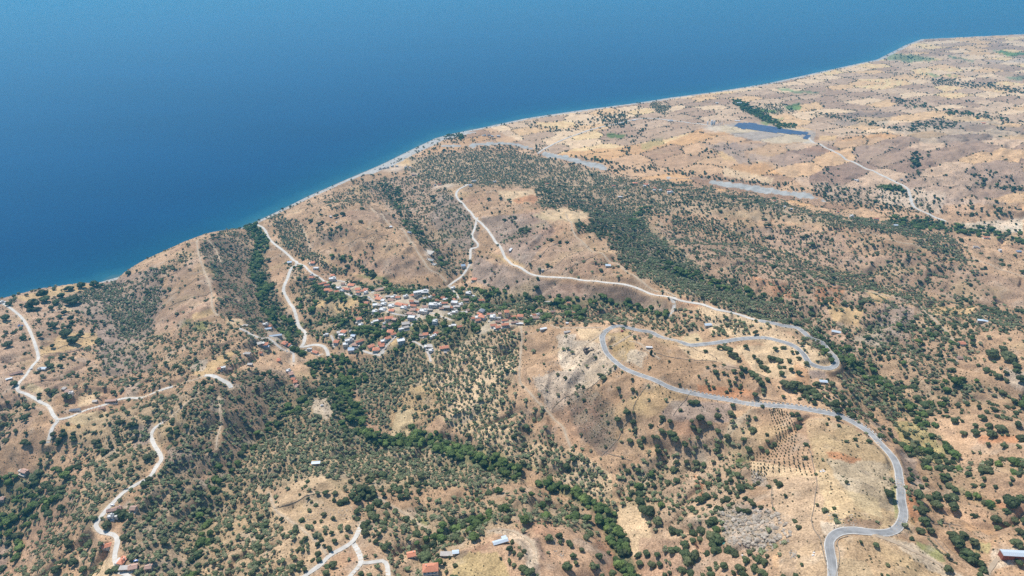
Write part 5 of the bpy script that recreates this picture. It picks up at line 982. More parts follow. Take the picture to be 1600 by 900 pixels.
# trees seen one by one in the photo: x, y, width in pixels (crown centres)
OAKL = """1388,771,17 1303,793,7 1304,804,6 1421,733,7 1424,741,7 1422,749,10 1434,745,6 1444,748,9 1439,759,8 1447,757,7 1432,772,18 1451,777,11 1462,773,14 1462,787,17 1437,785,10 1441,795,15 1443,813,16 1438,829,15 1453,828,13 1424,841,8 1345,846,7 1368,850,8 1386,882,7 1377,896,5 1388,899,8
1487,835,16 1495,845,24 1504,834,14 1519,845,14 1509,866,28 1532,880,12 1529,898,10 1480,888,14 1480,867,8 1576,782,24 1559,782,8 1593,776,13 1587,848,17 1584,811,12 1556,811,16 1599,811,14 1521,757,8 1555,759,7 1537,747,9 1512,739,10 1580,747,8 1578,755,6 1534,757,8 1571,818,9 1489,790,18 1521,805,9 1593,828,15 1600,839,9 1591,878,10
1367,656,9 1353,657,8 1346,645,7 1378,639,7 1363,636,8 1375,680,9 1381,682,6 1389,670,7 1379,667,7 1374,670,6 1357,689,9 1335,686,7 1322,688,7 1341,679,4 1292,662,5 1310,664,5 1294,654,5 1405,670,6 1391,678,8 1398,687,8 1410,693,12 1416,678,11 1427,676,6 1432,690,8 1440,682,6 1541,643,10 1528,635,8 1534,652,11 1544,664,12 1557,649,8 1566,649,7 1573,652,7 1563,668,14 1588,662,13 1582,636,6 1534,670,7 1523,664,9 1547,676,16 1522,675,14 1504,675,11 1594,684,14 1569,696,10 1591,697,9 1542,693,9 1574,678,7
1490,656,12 1477,641,8 1466,643,7 1473,649,6 1480,650,7 1495,633,10 1510,630,8 1502,639,6 1502,657,6 1549,552,18 1573,558,20 1586,570,13 1540,577,11 1528,570,7 1557,586,12 1571,581,9 1572,594,8 1594,591,16 1566,544,12 1443,631,14 1452,643,12 1432,622,12
1062,600,6 1045,564,5 1015,573,5 1023,552,4 1115,571,7 1105,573,5 1102,548,7 1075,550,5 1077,563,4 1092,587,6 1118,581,9 1121,588,7 1130,582,5 1136,585,5 1147,579,8 1157,583,9 1157,574,8 1163,576,9 1174,581,10 1179,586,10 1185,592,11 1190,599,10 1199,593,8 1201,580,7 1189,571,9 1196,575,9 1183,561,8 1188,566,8 1177,556,7 1153,560,9 1141,551,10 1147,555,10 1132,543,10 1139,546,12 1123,542,9 1165,541,8 1209,560,9 1217,563,11 1202,557,9 1232,563,10 1221,583,10 1218,573,8 1225,573,7 1236,577,9 1247,581,10 1211,544,8 1224,542,8 1237,549,7 1244,549,7 1248,559,8 1260,567,9 1225,598,13 1232,602,13 1239,599,13 1246,600,13 1252,605,13 1263,606,12 1270,611,13 1242,611,8 1275,600,13 1276,618,16 1192,609,8 1216,604,4 1224,619,6 1249,622,7 1272,628,8 1108,607,6 1114,604,6 1140,608,5 1135,612,6 1141,600,7 1148,597,6 1155,606,5 1157,601,6 1157,613,4 1139,594,6 1150,589,6
1080,628,10 1088,628,10 1063,640,7 1144,632,8 1141,645,9 1146,649,8 1094,652,12 1121,649,12 1108,660,8 1080,657,8 1083,667,9 1092,672,8 1046,658,8 1034,651,9 1033,658,6 1016,664,7 1034,673,9 1046,676,12 1053,677,14 1055,684,13 1069,693,12 1027,697,10 1028,704,10 1120,696,9 1119,703,10 1121,673,11 1175,671,12 1136,682,12 1162,685,9 1169,701,10 1005,684,8 999,690,9 984,688,10 1020,681,8 1027,682,8 979,643,10 990,643,7 988,658,12 964,654,10 966,606,7 988,608,7 994,612,5 970,618,5 972,581,4 992,620,4 1247,666,11 1236,646,9 1245,646,7 1249,655,9 1191,634,6 1259,693,7 1205,697,7 1210,693,7 1198,705,8 1189,699,7 1198,678,7 1199,689,6 1258,714,7
999,772,14 1000,782,16 1005,793,17 1013,797,18 1027,812,16 1093,780,14 1103,774,11 1118,776,6 1108,789,8 1058,789,7 1080,794,11 1138,859,14 1146,862,16 1070,864,18 1082,866,20 1075,876,18 1066,890,15 1077,893,14 1069,850,16 1057,856,12 1049,858,12 1110,836,18 1120,838,20 1113,848,18 1106,815,14 1114,812,14 1096,828,15 1082,832,13 1050,828,13 1060,830,13 1093,842,10 1017,879,15 1030,879,11 1027,865,11 1103,863,12 1123,858,9 1118,879,8 1108,888,8 1130,883,11 1145,894,8 1155,887,13 1161,897,13 1164,873,12 1170,862,10 1177,868,9 1185,872,13 1193,877,12 1178,885,14 1186,890,14 1193,895,12 1198,868,7 1110,897,12 1098,898,8 1045,893,9 1038,898,9 1242,813,8 1246,822,9 1227,774,7 1201,760,8 1217,756,10 1211,750,7 1184,754,7 1178,757,7 1274,740,6 1276,788,6 1247,868,5 1252,881,6 1242,897,9 1223,899,7
1152,774,9 1164,778,9 1171,781,9 1177,787,11 1188,791,8 1143,785,8 1128,781,10 1136,778,9 1139,767,9 1157,758,10 1167,758,9 1154,750,7 1152,741,11 1134,753,9 1142,750,9 1126,755,8 1105,754,11 1122,747,9 1138,736,10 1153,795,10 1161,797,10 1168,798,10 1120,792,9 1127,795,9 664,868,18 800,846,9 811,855,5 803,862,6 813,866,9 819,860,9 817,887,14 825,893,13 830,890,12 796,876,9 804,881,9 782,871,5 858,839,12 874,836,11 875,846,7 888,846,8 892,851,8 909,858,8 895,868,9 900,878,9 936,868,11 926,882,12 934,884,9 951,863,6 957,895,11 941,899,7 916,838,10 922,833,12 695,880,7 711,882,8 697,892,7 712,838,12 721,842,12 677,850,14 666,856,14 702,870,6 684,867,8
521,882,14 511,884,8 510,894,9 533,784,11 541,780,12 592,785,14 581,803,13 587,807,13 568,819,12 571,829,14 575,816,10 579,793,14 605,789,12 559,778,14 560,810,9 558,797,11 563,764,14 572,762,15 580,764,15 584,770,14 566,772,12 575,775,13 552,772,12 588,844,9 472,812,8 484,796,7 492,815,6 521,809,7 506,803,8 502,814,6 510,768,9 524,769,8 522,780,7 482,778,6 487,783,6 494,788,6 469,772,5 478,759,6 481,751,6 543,824,10 523,844,8 518,832,9 508,830,8 515,856,9 507,852,7 496,850,8 502,841,7 462,828,9 473,858,8 465,859,7 497,864,8 499,873,9 488,874,8 470,880,10 467,889,8 476,889,9 455,892,8 477,841,8 471,846,6 440,811,9 403,808,7
139,849,14 109,850,10 168,818,14 186,800,14 195,803,16 203,805,13 89,888,12 96,792,12 77,801,14 61,738,14 56,745,15 57,752,13 75,756,15 69,755,10 148,809,8 131,835,7 172,892,13 182,887,12 53,474,20 68,458,14 71,466,15 49,482,9 58,482,9 114,468,18 10,496,11 117,531,16 104,520,17 128,518,8 83,540,8 145,521,6 97,558,10 75,566,10 80,571,10 85,507,13 94,494,9 82,480,10 89,471,11 62,500,9 101,488,9 85,450,7 107,450,10 113,449,10 128,445,11 148,443,11 156,446,8 37,527,10 14,537,12 63,524,9 40,552,6 155,531,12 10,518,7 34,477,6 15,474,8 22,462,6 98,460,13 112,496,11 114,504,9 109,510,10 201,426,8
536,334,9 526,337,8 564,345,7 485,344,8 360,496,10 543,416,8 420,405,8 498,349,6 504,347,6 565,468,10 571,464,10 583,429,12 566,326,6 615,337,6 678,314,9 676,307,6 796,312,7 782,310,6 764,311,6 804,339,6 788,344,6 800,344,5 875,378,6 734,408,6 1269,380,9 1195,351,7 1201,352,8 1465,310,6 1428,252,9 1434,257,9 1432,248,8 1450,242,6 115,677,7 98,672,8 67,690,8 25,672,8 10,687,9 38,690,11 46,692,10 115,682,9 84,678,9 90,693,9 92,687,10 117,686,9 100,679,10 123,664,5 106,661,5 126,681,4 150,690,11 155,688,9 159,649,7 168,648,6 172,660,6 200,645,9 185,658,9 193,658,8 211,685,10 213,675,10 270,657,8 266,671,10 266,680,9 291,665,9 271,655,7 275,668,9 23,598,11 75,610,10 62,615,8 61,621,5 83,615,6 27,632,8 12,628,7 150,615,7 103,618,10 109,620,8 137,569,5 1243,463,8 1243,470,8 1266,480,10 1267,489,10 1046,417,7 1107,417,7"""
OLV = np.array([[float(v) for v in s.split(',')] for s in OAKL.split()])
gx0, gy0, gz0, gt0 = ground(np.clip(OLV[:, 0], -50, 1650), OLV[:, 1]+OLV[:, 2]*.38)
_, _, dep0 = project(gx0, gy0, gz0); D0 = OLV[:, 2]*dep0/FPX*1.22
# keep scattered trees off roads, houses, the riverbed, yards and each other
OCC = {}
def occ_add(x, y, r):
    for a in range(int((x-r)//12), int((x+r)//12)+1):
        for b in range(int((y-r)//12), int((y+r)//12)+1): OCC.setdefault((a, b), []).append((x, y, r))
for i in range(len(gx0)): occ_add(gx0[i], gy0[i], D0[i]*.42)
for x_, y_, r_ in HPOS: occ_add(x_, y_, r_*.9+1.5)
def free(x, y, r):
    for (a, b, c) in OCC.get((int(x//12), int(y//12)), ()):
        if (a-x)**2+(b-y)**2 < (c+r)**2: return False
    return True
def scatter(cell, M, dm, seed, ymax=4300, jit=.36, amp=1.3, row=None, margin=.2, thin=None, cl=40., plain=False):
    r = np.random.default_rng(seed); ym = ymax; xs_, ys_2 = [], []
    gyv = np.arange(330, ym, cell)
    for yv in gyv:
        w = .80*(yv+Y0)+40; gxv = np.arange(-w, w, cell); xs_.append(gxv); ys_2.append(np.full(len(gxv), yv))
    x = np.concatenate(xs_); y = np.concatenate(ys_2)
    c, s = math.cos(.35), math.sin(.35)
    if row: x, y = x*c-(y-1000)*s, x*s+(y-1000)*c+1000
    x = x+r.uniform(-jit, jit, len(x))*cell; y = y+r.uniform(-jit, jit, len(y))*cell
    m = (y > 330) & (y < np.interp(x, SX, SY)-8) & (np.abs(x) < .85*(y+Y0)); x, y = x[m], y[m]
    z = hgt(x, y); pr = samp(M, x, y, z)
    pr = np.where(pr > .6, pr*1.15, pr*np.clip(1+fbm(x/cl+seed, y/cl, 3)*amp*2.2, 0, 2.4))
    d = r.uniform(dm[0], dm[1], len(x))*np.where(r.random(len(x)) < .2, .7, 1)
    if plain: pr = np.clip(pr+np.where(pr > .05, .5, .2)*(row is not None)*gully(x, y)*np.clip((z-40)/60, 0, 1)*(pr > .012), 0, 1.2)
    if plain:
        fr_ = 1/(1+np.exp(-((y-1750)+(x-150)*.55)/60.0)); _, e_ = parcels(x, y, 125, 80, .42, 5); low = samp(OL, x, y, z)+samp(OK, x, y, z) < .2
        pr = pr*np.where((fr_ > .5) & low, np.where(e_ < .07, 13.0, .2), 1); d = d*np.where((fr_ > .5) & low, .72, 1)
        in_ = samp(SOLM, x, y, z) > .2; pr = np.where(in_, 0, pr)
    k = (r.random(len(x)) < pr) & (hgt(x, y, ROADD) > d*margin+.3)
    if thin is not None: k &= thin(x, y, z)
    k &= samp(BEDM, x, y, z) < .35
    k &= samp(PAVE, x, y, z) < .4
    x, y, z, d = x[k], y[k], z[k], d[k]
    ok = np.array([free(x[i], y[i], d[i]*.3) for i in range(len(x))], bool) if len(x) else np.zeros(0, bool)
    return x[ok], y[ok], z[ok], d[ok]
sx1 = scatter(9.0, OK, (4.5, 11.0), 1, amp=1.0, plain=True); sx3 = scatter(7.4, LU, (8, 14), 3, amp=.3, ymax=3000)
for i in range(len(sx3[0])): occ_add(sx3[0][i], sx3[1][i], sx3[3][i]*.30)
for i in range(len(sx1[0])): occ_add(sx1[0][i], sx1[1][i], sx1[3][i]*.30)
sx2 = scatter(5.9, OL, (4.4, 7.8), 2, row=True, amp=.8, plain=True)
print('scatter', len(sx1[0]), len(sx2[0]), len(sx3[0]), round(time.time()-T0, 1))
sh_ = scatter(3.5, SC, (.8, 2.7), 4, ymax=1900, jit=.5, amp=1.5, margin=.6, cl=26.)
print('shrubs', len(sh_[0]), round(time.time()-T0, 1))

def visible(x, y, z):
    px, py, _ = project(x, y, z+1.5); ok = (px > 2) & (px < 1598) & (py < 899) & (py > 30)
    qx, qy, qz, qt = ground(px, py); return ok & (np.hypot(qx-x, qy-y) < 40)
def pick(x, y, z, d, n_):
    px, py, dp = project(x, y, z); app = np.where((px > 0) & (px < 1600) & (py < 905), d/dp*FPX, 0); order = np.argsort(-app)[:int(n_*1.35)+20]
    v = visible(x[order], y[order], z[order]); return order[v][:n_], app
def gn_scatter(name, label, x, y, z, d, crowns, trunk, hs=1.0, seed=0):
    """one object of stuff: a point per plant, each carrying a copy of one of the tree models standing in the scene"""
    r = np.random.default_rng(seed+77); n_ = len(x)
    me = bpy.data.meshes.new(name); me.vertices.add(n_); me.vertices.foreach_set('co', np.stack([x, y, z-.1], 1).ravel().astype(np.float32))
    a = me.attributes.new('scl', 'FLOAT_VECTOR', 'POINT'); a.data.foreach_set('vector', np.stack([d*r.uniform(.74, 1.25, n_), d*r.uniform(.74, 1.25, n_), d*hs*r.uniform(.8, 1.15, n_)], 1).ravel().astype(np.float32))
    a = me.attributes.new('rot', 'FLOAT_VECTOR', 'POINT'); a.data.foreach_set('vector', np.stack([r.normal(0, .04, n_), r.normal(0, .04, n_), r.uniform(0, 6.28, n_)], 1).ravel().astype(np.float32))
    a = me.attributes.new('vrt', 'INT', 'POINT'); a.data.foreach_set('value', r.integers(0, len(crowns), n_).astype(np.int32))
    o = mesh_obj(name, me); o['kind'] = 'stuff'; o['label'] = label
    ng = bpy.data.node_groups.new(name, 'GeometryNodeTree'); ng.interface.new_socket('Geometry', in_out='INPUT', socket_type='NodeSocketGeometry'); ng.interface.new_socket('Geometry', in_out='OUTPUT', socket_type='NodeSocketGeometry')
    gi = ng.nodes.new('NodeGroupInput'); go = ng.nodes.new('NodeGroupOutput'); jn = ng.nodes.new('GeometryNodeJoinGeometry')
    def attr(nm, ty): q = ng.nodes.new('GeometryNodeInputNamedAttribute'); q.data_type = ty; q.inputs[0].default_value = nm; return q
    sc_, ro, vr = attr('scl', 'FLOAT_VECTOR'), attr('rot', 'FLOAT_VECTOR'), attr('vrt', 'INT'); er = ng.nodes.new('FunctionNodeEulerToRotation'); ng.links.new(ro.outputs[0], er.inputs[0])
    for i, src in enumerate(list(crowns)+([trunk] if trunk else [])):
        ob = ng.nodes.new('GeometryNodeObjectInfo'); ob.inputs['Object'].default_value = src; ob.inputs['As Instance'].default_value = True; ob.transform_space = 'ORIGINAL'
        ip = ng.nodes.new('GeometryNodeInstanceOnPoints'); ng.links.new(gi.outputs[0], ip.inputs['Points']); ng.links.new(ob.outputs['Geometry'], ip.inputs['Instance']); ng.links.new(er.outputs[0], ip.inputs['Rotation']); ng.links.new(sc_.outputs[0], ip.inputs['Scale'])
        if i < len(crowns):
            cmp = ng.nodes.new('FunctionNodeCompare'); cmp.data_type = 'INT'; cmp.operation = 'EQUAL'; A_ = [s for s in cmp.inputs if s.type == 'INT']; ng.links.new(vr.outputs[0], A_[0]); A_[1].default_value = i; ng.links.new(cmp.outputs[0], ip.inputs['Selection'])
        ng.links.new(ip.outputs[0], jn.inputs[0])
    ng.links.new(jn.outputs[0], go.inputs[0]); md = o.modifiers.new('plants', 'NODES'); md.node_group = ng; return o
def individuals(name, x, y, z, d, crowns, trunks, hs=1.0, seed=0):
    rr = random.Random(seed); protos = []; out = []
    for i in range(len(x)):
        s = (d[i]*rr.uniform(.86, 1.16), d[i]*rr.uniform(.86, 1.16), d[i]*hs*rr.uniform(.85, 1.1))
        v = i % len(crowns)
        if i < len(crowns):
            r = empty(name, (x[i], y[i], z[i]-.1), rr.uniform(0, 6.28), s); mesh_obj('crown', crowns[v], r); mesh_obj('trunk', trunks[v % len(trunks)], r); protos.append(r)
        else: r = copy_thing(protos[v], (x[i], y[i], z[i]-.1), rr.uniform(0, 6.28), s)
        out.append(r)
    return protos, out
def size_word(a): return 'huge' if a > 20 else 'large' if a > 13 else 'mid-sized' if a > 8.5 else 'small'
def species(name, plural, look, stufflabel, X, crowns, trunks, hs, n_, seed, cat='tree'):
    x, y, z, d = X; sel, app = pick(x, y, z, d, n_)
    protos, objs = individuals(name, x[sel], y[sel], z[sel], d[sel], crowns, trunks, hs, seed)
    px, py, _ = project(x[sel], y[sel], z[sel]+d[sel]*.3)
    label_all([(o, float(a), float(b), f'{size_word(app[s])} {look}', cat) for o, a, b, s in zip(objs, px, py, sel)], plural)
    rest = np.ones(len(x), bool); rest[sel] = False
    cr = [[c for c in p.children if c.name.startswith('crown')][0] for p in protos]; tk = [c for c in protos[0].children if c.name.startswith('trunk')][0]
    gn_scatter(plural.replace(' ', '_'), stufflabel, x[rest], y[rest], z[rest], d[rest], cr, tk, hs, seed)
cat_ = lambda *L: tuple(np.concatenate(q) for q in zip(*L))
species('oak_tree', 'scattered oaks', 'dark round oak', 'dark oaks scattered over the slopes and hedgerows', cat_((gx0, gy0, gz0, D0), sx1), OAKS, T_OAK, 1.0, 300, 1)
species('olive_tree', 'olive trees', 'grey-green olive tree', 'grey-green olive groves over the hills and plain', sx2, OLIV, T_OL, 1.0, 300, 2)
species('stream_tree', 'streamside trees', 'bright green streamside tree', 'bright green trees lining the stream gullies', sx3, LUSH, T_LU, 1.0, 300, 3)
shr = []
k_ = np.argsort(-(sh_[3]/project(sh_[0], sh_[1], sh_[2])[2]))[:4]
for i, q in enumerate(k_):
    o = empty('shrub', (sh_[0][q], sh_[1][q], sh_[2][q]-.05), i, (sh_[3][q],)*3); c = mesh_obj('foliage', SHRB[i], o); shr.append(c)
    px, py, _ = project(sh_[0][q], sh_[1][q], sh_[2][q]); tag(o, f'low dry grey-green shrub {relation(float(px), float(py))}', 'shrub')
m_ = np.ones(len(sh_[0]), bool); m_[k_] = False
gn_scatter('undergrowth', 'low dry shrubs and tufts dotting the slopes', *(q[m_] for q in sh_), shr, None, 1.0, 9)
# cypresses
CY = [(861, 474, 6), (863.5, 475, 7), (866, 474.5, 7), (868.5, 475.5, 6.5), (871, 476, 7), (873, 476.5, 6), (924, 271, 6), (925, 274, 6), (1051, 288, 5), (432, 500, 5), (1017, 551, 4), (484, 501, 5), (486, 504, 5)]
cxx, cyz, czz, _ = ground([c[0] for c in CY], [c[1]+3.5 for c in CY])
_, co = individuals('cypress_tree', cxx, cyz, czz, np.full(len(CY), 5.0), CYPR, T_CY, 1.0, 5)
label_all([(o, c[0], c[1], 'slim dark cypress', 'tree') for o, c in zip(co, CY)], 'cypresses')
# the young orchard in curved rows
outer = np.array(P("1216,638 1230,646 1238,660 1243,676 1241,692 1238,708 1240,722 1246,738")); inner = np.array(P("1202,640 1206,655 1211,670 1214,686 1210,702 1200,716 1192,728 1186,742"))
SAPS = []
for rI in range(10):
    f = rI/6.0; q = inner*(1-f)+outer*f
    if rI > 6:
        f2 = (rI-6); q = outer[4:]+np.array([7.5*f2, 6])
    L = np.concatenate([[0], np.cumsum(np.hypot(*np.diff(q, axis=0).T))])
    for s_ in np.arange(0, L[-1], 4.6+(f*.3)): SAPS.append((np.interp(s_, L, q[:, 0])+random.uniform(-.6, .6), np.interp(s_, L, q[:, 1])+random.uniform(-.5, .5), rI))
for rI in range(5):
    for s_ in range(7): SAPS.append((1172+rI*5.2+s_*.3+random.uniform(-.6, .6), 706+s_*5.6+rI*.8, 10+rI))
SAPS = [s for s in SAPS if s[1] < 745][:290]
ax_, ay_, az_, _ = ground([s[0] for s in SAPS], [s[1]+1 for s in SAPS])
_, so = individuals('young_olive_tree', ax_, ay_, az_, np.array([random.uniform(1.4, 2.3) for _ in SAPS]), SAPL, T_SA, 1.05, 8)
ROWN = {}
for o, s in zip(so, SAPS):
    w_ = f'{ORD[s[2]]} curved orchard row' if s[2] < 10 else f'{ORD[s[2]-10]} short straight orchard row'
    q_n = ROWN.get(s[2], 0); ROWN[s[2]] = q_n+1; w2 = ('first' if q_n == 0 else ORD[q_n])+' from the road' if q_n < 16 else 'near the lower end'
    tag(o, f'small young tree {w2}, {w_} counted from the left', 'tree', f'saplings of the {w_}')
print('trees', round(time.time()-T0, 1))
# ------------------------------------------------------------------ solar park, silos, rocks, walls, ruins, cars
def pt(px, py):
    x, y, z, _ = ground(px, py); return float(x[0]), float(y[0]), float(z[0])
sp = np.array(P("1148,197 1157,193 1173,193 1200,198 1232,203 1264,208 1264,220 1257,220 1257,211 1224,209 1195,206 1172,202 1163,203"))
gxs, gys, gzs, _ = ground(sp[:, 0], sp[:, 1]); c0 = (float(gxs.mean()), float(gys.mean()), float(gzs.mean()))
park = tag(empty('solar_park', c0), 'blue solar panel field on pale cleared ground across the plain', 'solar park')
along = math.atan2(gys[5]-gys[1], gxs[5]-gxs[1]); ca, sa = math.cos(along), math.sin(along)
def inpoly(x, y, X, Y):
    n_ = len(X); r = False; j = n_-1
    for i in range(n_):
        if (Y[i] > y) != (Y[j] > y) and x < (X[j]-X[i])*(y-Y[i])/(Y[j]-Y[i])+X[i]: r = not r
        j = i
    return r
def table(bm):
    box(bm, -7.4, 7.4, -3.1, 3.1, 0, .12); bmesh.ops.rotate(bm, verts=bm.verts, cent=(0, 0, 0), matrix=Matrix.Rotation(.42, 3, 'X')); bmesh.ops.translate(bm, verts=bm.verts, vec=(0, 0, 1.7))
tab_me = bm_mesh('panel_table', table, HW_['panel']); leg_me = bm_mesh('support_post', lambda bm: box(bm, -.1, .1, -.1, .1, -1.5, 1.6), HW_['frame']); n_t = 0
R_ = 420
for v in np.arange(-R_, R_, 9.8):
    for u in np.arange(-R_, R_, 14.9):
        x, y = c0[0]+u*ca-v*sa, c0[1]+u*sa+v*ca
        if inpoly(x, y, gxs, gys) and n_t < 600:
            tz = float(hgt(x, y)); t_ = mesh_obj('panel_table', tab_me, park, (x-c0[0], y-c0[1], tz-c0[2]+.1)); t_.rotation_euler = (0, 0, along); n_t += 1
            if n_t < 60: mesh_obj('support_post', leg_me, t_)
print('tables', n_t)
# silo yard
x, y, z = pt(1113, 196)
def silo(bm):
    pr = [(4, -1), (4, 14.5), (4.2, 14.52), (.5, 17)]; R_s = [[bm.verts.new((r_1*math.cos(k*math.pi/8), r_1*math.sin(k*math.pi/8), z_1)) for k in range(16)] for r_1, z_1 in pr]
    for i in range(3):
        for k in range(16): bm.faces.new([R_s[i][k], R_s[i][(k+1) % 16], R_s[i+1][(k+1) % 16], R_s[i+1][k]])
    bm.faces.new(R_s[3]); bm.faces.new(R_s[0][::-1])
sm = bm_mesh('silo', silo, HW_['white_roof'])
for i, (dx_, s_) in enumerate(((0, 1), (10, .8), (-13, .6))):
    o = mesh_obj('silo', sm, None, (x+dx_, y+10+i*3, z)); o.scale = (s_,)*3; tag(o, ['tallest white silo of the yard beside the solar park', 'middle-sized white silo right of the tallest one', 'smallest white silo left of the tallest one'][i], 'silo')
cv = tag(empty('conveyor', (x+22, y-6, z)), 'grey sloping conveyor at the silo yard', 'conveyor')
for i in range(4): mesh_obj('support_leg', bm_mesh('support_leg', lambda bm: box(bm, -12+i*8-.3, -12+i*8+.3, -.3, .3, -1, 3+i*2.6), HW_['frame']), cv)
mesh_obj('belt', bm_mesh('belt', lambda bm: bmesh.ops.create_cube(bm, size=1, matrix=Matrix.Translation((0, 0, 7.9)) @ Matrix.Rotation(-.31, 4, 'Y') @ Matrix.Diagonal((27, 1.6, 1, 1))), HW_['frame']), cv)

# rocks: outcrop boulders one by one, rubble as stuff
ROCKM = simple('outcrop_rock', (.43, .365, .29), .95, .45, .7, bump=.6)
def rock_mesh(seed, sub=ICO2):
    r = np.random.default_rng(seed); v, f = sub; n1 = gnoise(v[:, 0]*1.6+seed*5, v[:, 1]*1.6+v[:, 2]*1.3)*.55; vv = v*(1+n1+r.normal(0, .05, len(v)))[:, None]*[1, .75, .55]
    for k in range(5):                                     # broken flat faces
        q = r.normal(size=3); q /= np.linalg.norm(q); dd = vv @ q; lim = r.uniform(.45, .7); vv -= np.maximum(dd-lim, 0)[:, None]*q
    me = bpy.data.meshes.new('boulder'); me.from_pydata(vv.tolist(), [], f.tolist()); me.materials.append(ROCKM); me.update(); return me
RK = [rock_mesh(i) for i in range(6)]
BOUL = [(1129, 801, 8), (1133, 797, 6), (1141, 806, 5), (1147, 812, 10), (1156, 814, 9), (1152, 820, 11), (1162, 820, 9), (1168, 826, 10), (1160, 828, 8), (1172, 818, 7), (1180, 808, 9), (1186, 812, 6), (1192, 817, 9), (1200, 815, 6), (1206, 822, 8), (1213, 826, 9), (1221, 818, 7), (1219, 812, 6), (1190, 828, 7), (1178, 834, 8), (1197, 835, 9), (1184, 845, 9), (1170, 842, 7), (1158, 840, 6), (1205, 845, 6), (1190, 852, 7), (1147, 826, 7), (1137, 815, 6), (1226, 828, 5), (1216, 838, 5), (1183, 741, 7), (1188, 746, 6), (1236, 864, 5), (1242, 868, 5), (1140, 833, 5), (1203, 800, 5)]
bx_, by_, bz_, _ = ground([q[0] for q in BOUL], [q[1] for q in BOUL]); its = []
for i, (px, py, s_) in enumerate(BOUL):
    w = s_*.85/2*random.uniform(.85, 1.15); o = mesh_obj('boulder', RK[i % 6], None, (bx_[i], by_[i], bz_[i]-w*.12)); o.scale = (w, w, w*.9); o.rotation_euler = (random.uniform(-.3, .3), random.uniform(-.3, .3), random.uniform(0, 6.28))
    its.append((o, px, py, 'large jagged grey boulder' if s_ > 8 else 'mid-sized grey boulder' if s_ > 6 else 'small grey boulder', 'boulder'))
label_all(its, 'boulders')
RS = []
def strew(poly, n_, smin, smax):
    p = np.array(P(poly)); k = 0
    while k < n_:
        a, b_ = random.uniform(p[:, 0].min(), p[:, 0].max()), random.uniform(p[:, 1].min(), p[:, 1].max())
        if inpoly(a, b_, p[:, 0], p[:, 1]): RS.append((a, b_, random.uniform(smin, smax)**1.0)); k += 1
strew("1122,800 1165,790 1238,808 1235,850 1195,862 1140,852", 230, .6, 4.2); strew("880,535 945,545 968,575 925,603 880,640 845,640 830,600", 420, .4, 1.7); strew("1280,800 1340,805 1340,828 1290,828", 120, .4, 1.4)
strew("985,545 1015,555 1005,580 965,570", 120, .4, 1.3); strew("860,838 880,850 882,875 868,868", 40, .6, 1.5); strew("1172,735 1195,738 1198,760 1178,758", 80, .6, 2.2); strew("470,800 545,795 548,812 470,820", 90, .4, 1.3); strew("1230,860 1248,860 1245,875 1232,872", 30, .6, 1.6)
strew("885,618 925,604 960,640 965,700 895,665", 250, .4, 1.3); strew("1370,475 1420,500 1420,560 1330,560", 300, .5, 2.0)
rx, ry2, rz2, _ = ground([q[0] for q in RS], [q[1] for q in RS]); rd_ = np.array([q[2] for q in RS])
bl = [o for o in bpy.data.objects if o.name.startswith('boulder')][:6]
gn_scatter('rubble', 'pale rubble and stones strewn over the outcrops', rx, ry2, rz2+.1, rd_*.75, bl, None, .9, 21)

# dry stone field walls
WALLM = simple('drystone', (.31, .255, .195), .95, .35, 1.5, bump=.5)
WALLS = ["1300,905 1288,870 1280,838 1268,815 1272,790 1275,745 1268,715 1262,690", "1305,905 1312,870 1308,845 1325,838", "1015,598 1000,617 990,635 988,650", "1080,612 1066,630 1052,650", "1213,800 1206,785 1206,758", "990,648 975,665 962,690 940,712", "862,640 885,620 925,604 945,585 958,572",
 "1452,838 1462,845 1475,860 1490,876", "1455,817 1480,818 1500,822", "1484,818 1486,826 1490,830", "262,432 300,408 335,380", "250,470 290,448 325,425", "262,480 300,465 332,455", "62,556 110,550 160,540", "90,545 125,530 165,520", "545,345 600,372 650,400", "500,395 560,372 620,362", "820,420 845,400 880,372", "850,425 880,405 920,385", "880,425 910,410 940,396",
 "1110,570 1150,575 1200,590", "1060,540 1090,548 1120,560", "1235,620 1236,628", "428,795 470,780 520,765", "545,790 555,805 560,818", "1180,622 1235,630", "1000,545 1060,560 1120,565", "940,705 960,712 985,720"]
wl = []
for s in WALLS:
    q = np.array(P(s)); x, y, z, t_ = ground(q[:, 0], q[:, 1]); x, y = smooth_path(x, y, 2.5); z = hgt(x, y)
    tx, ty = np.gradient(x), np.gradient(y); L = np.hypot(tx, ty)+1e-9; nx, ny = -ty/L, tx/L; k = len(x); hh = .6+gnoise(x/3, y/3)*.4; ww = .34+gnoise(x/4+9, y/4)*.1
    V = []; F = []
    for i in range(k): V += [(x[i]-nx[i]*ww[i], y[i]-ny[i]*ww[i], z[i]-.6), (x[i]-nx[i]*ww[i]*.7, y[i]-ny[i]*ww[i]*.7, z[i]+hh[i]), (x[i]+nx[i]*ww[i]*.7, y[i]+ny[i]*ww[i]*.7, z[i]+hh[i]), (x[i]+nx[i]*ww[i], y[i]+ny[i]*ww[i], z[i]-.6)]
    for i in range(k-1):
        for j in range(3): F.append((4*i+j, 4*i+j+1, 4*i+j+5, 4*i+j+4))
    F += [(0, 3, 2, 1), (4*k-4, 4*k-3, 4*k-2, 4*k-1)]
    me = bpy.data.meshes.new('stone_wall'); me.from_pydata(V, [], F); me.materials.append(WALLM); me.update(); o = mesh_obj('stone_wall', me); wl.append((o, float(q[:, 0].mean()), float(q[:, 1].mean()), 'low dark drystone field wall', 'wall'))
label_all(wl, 'drystone walls')
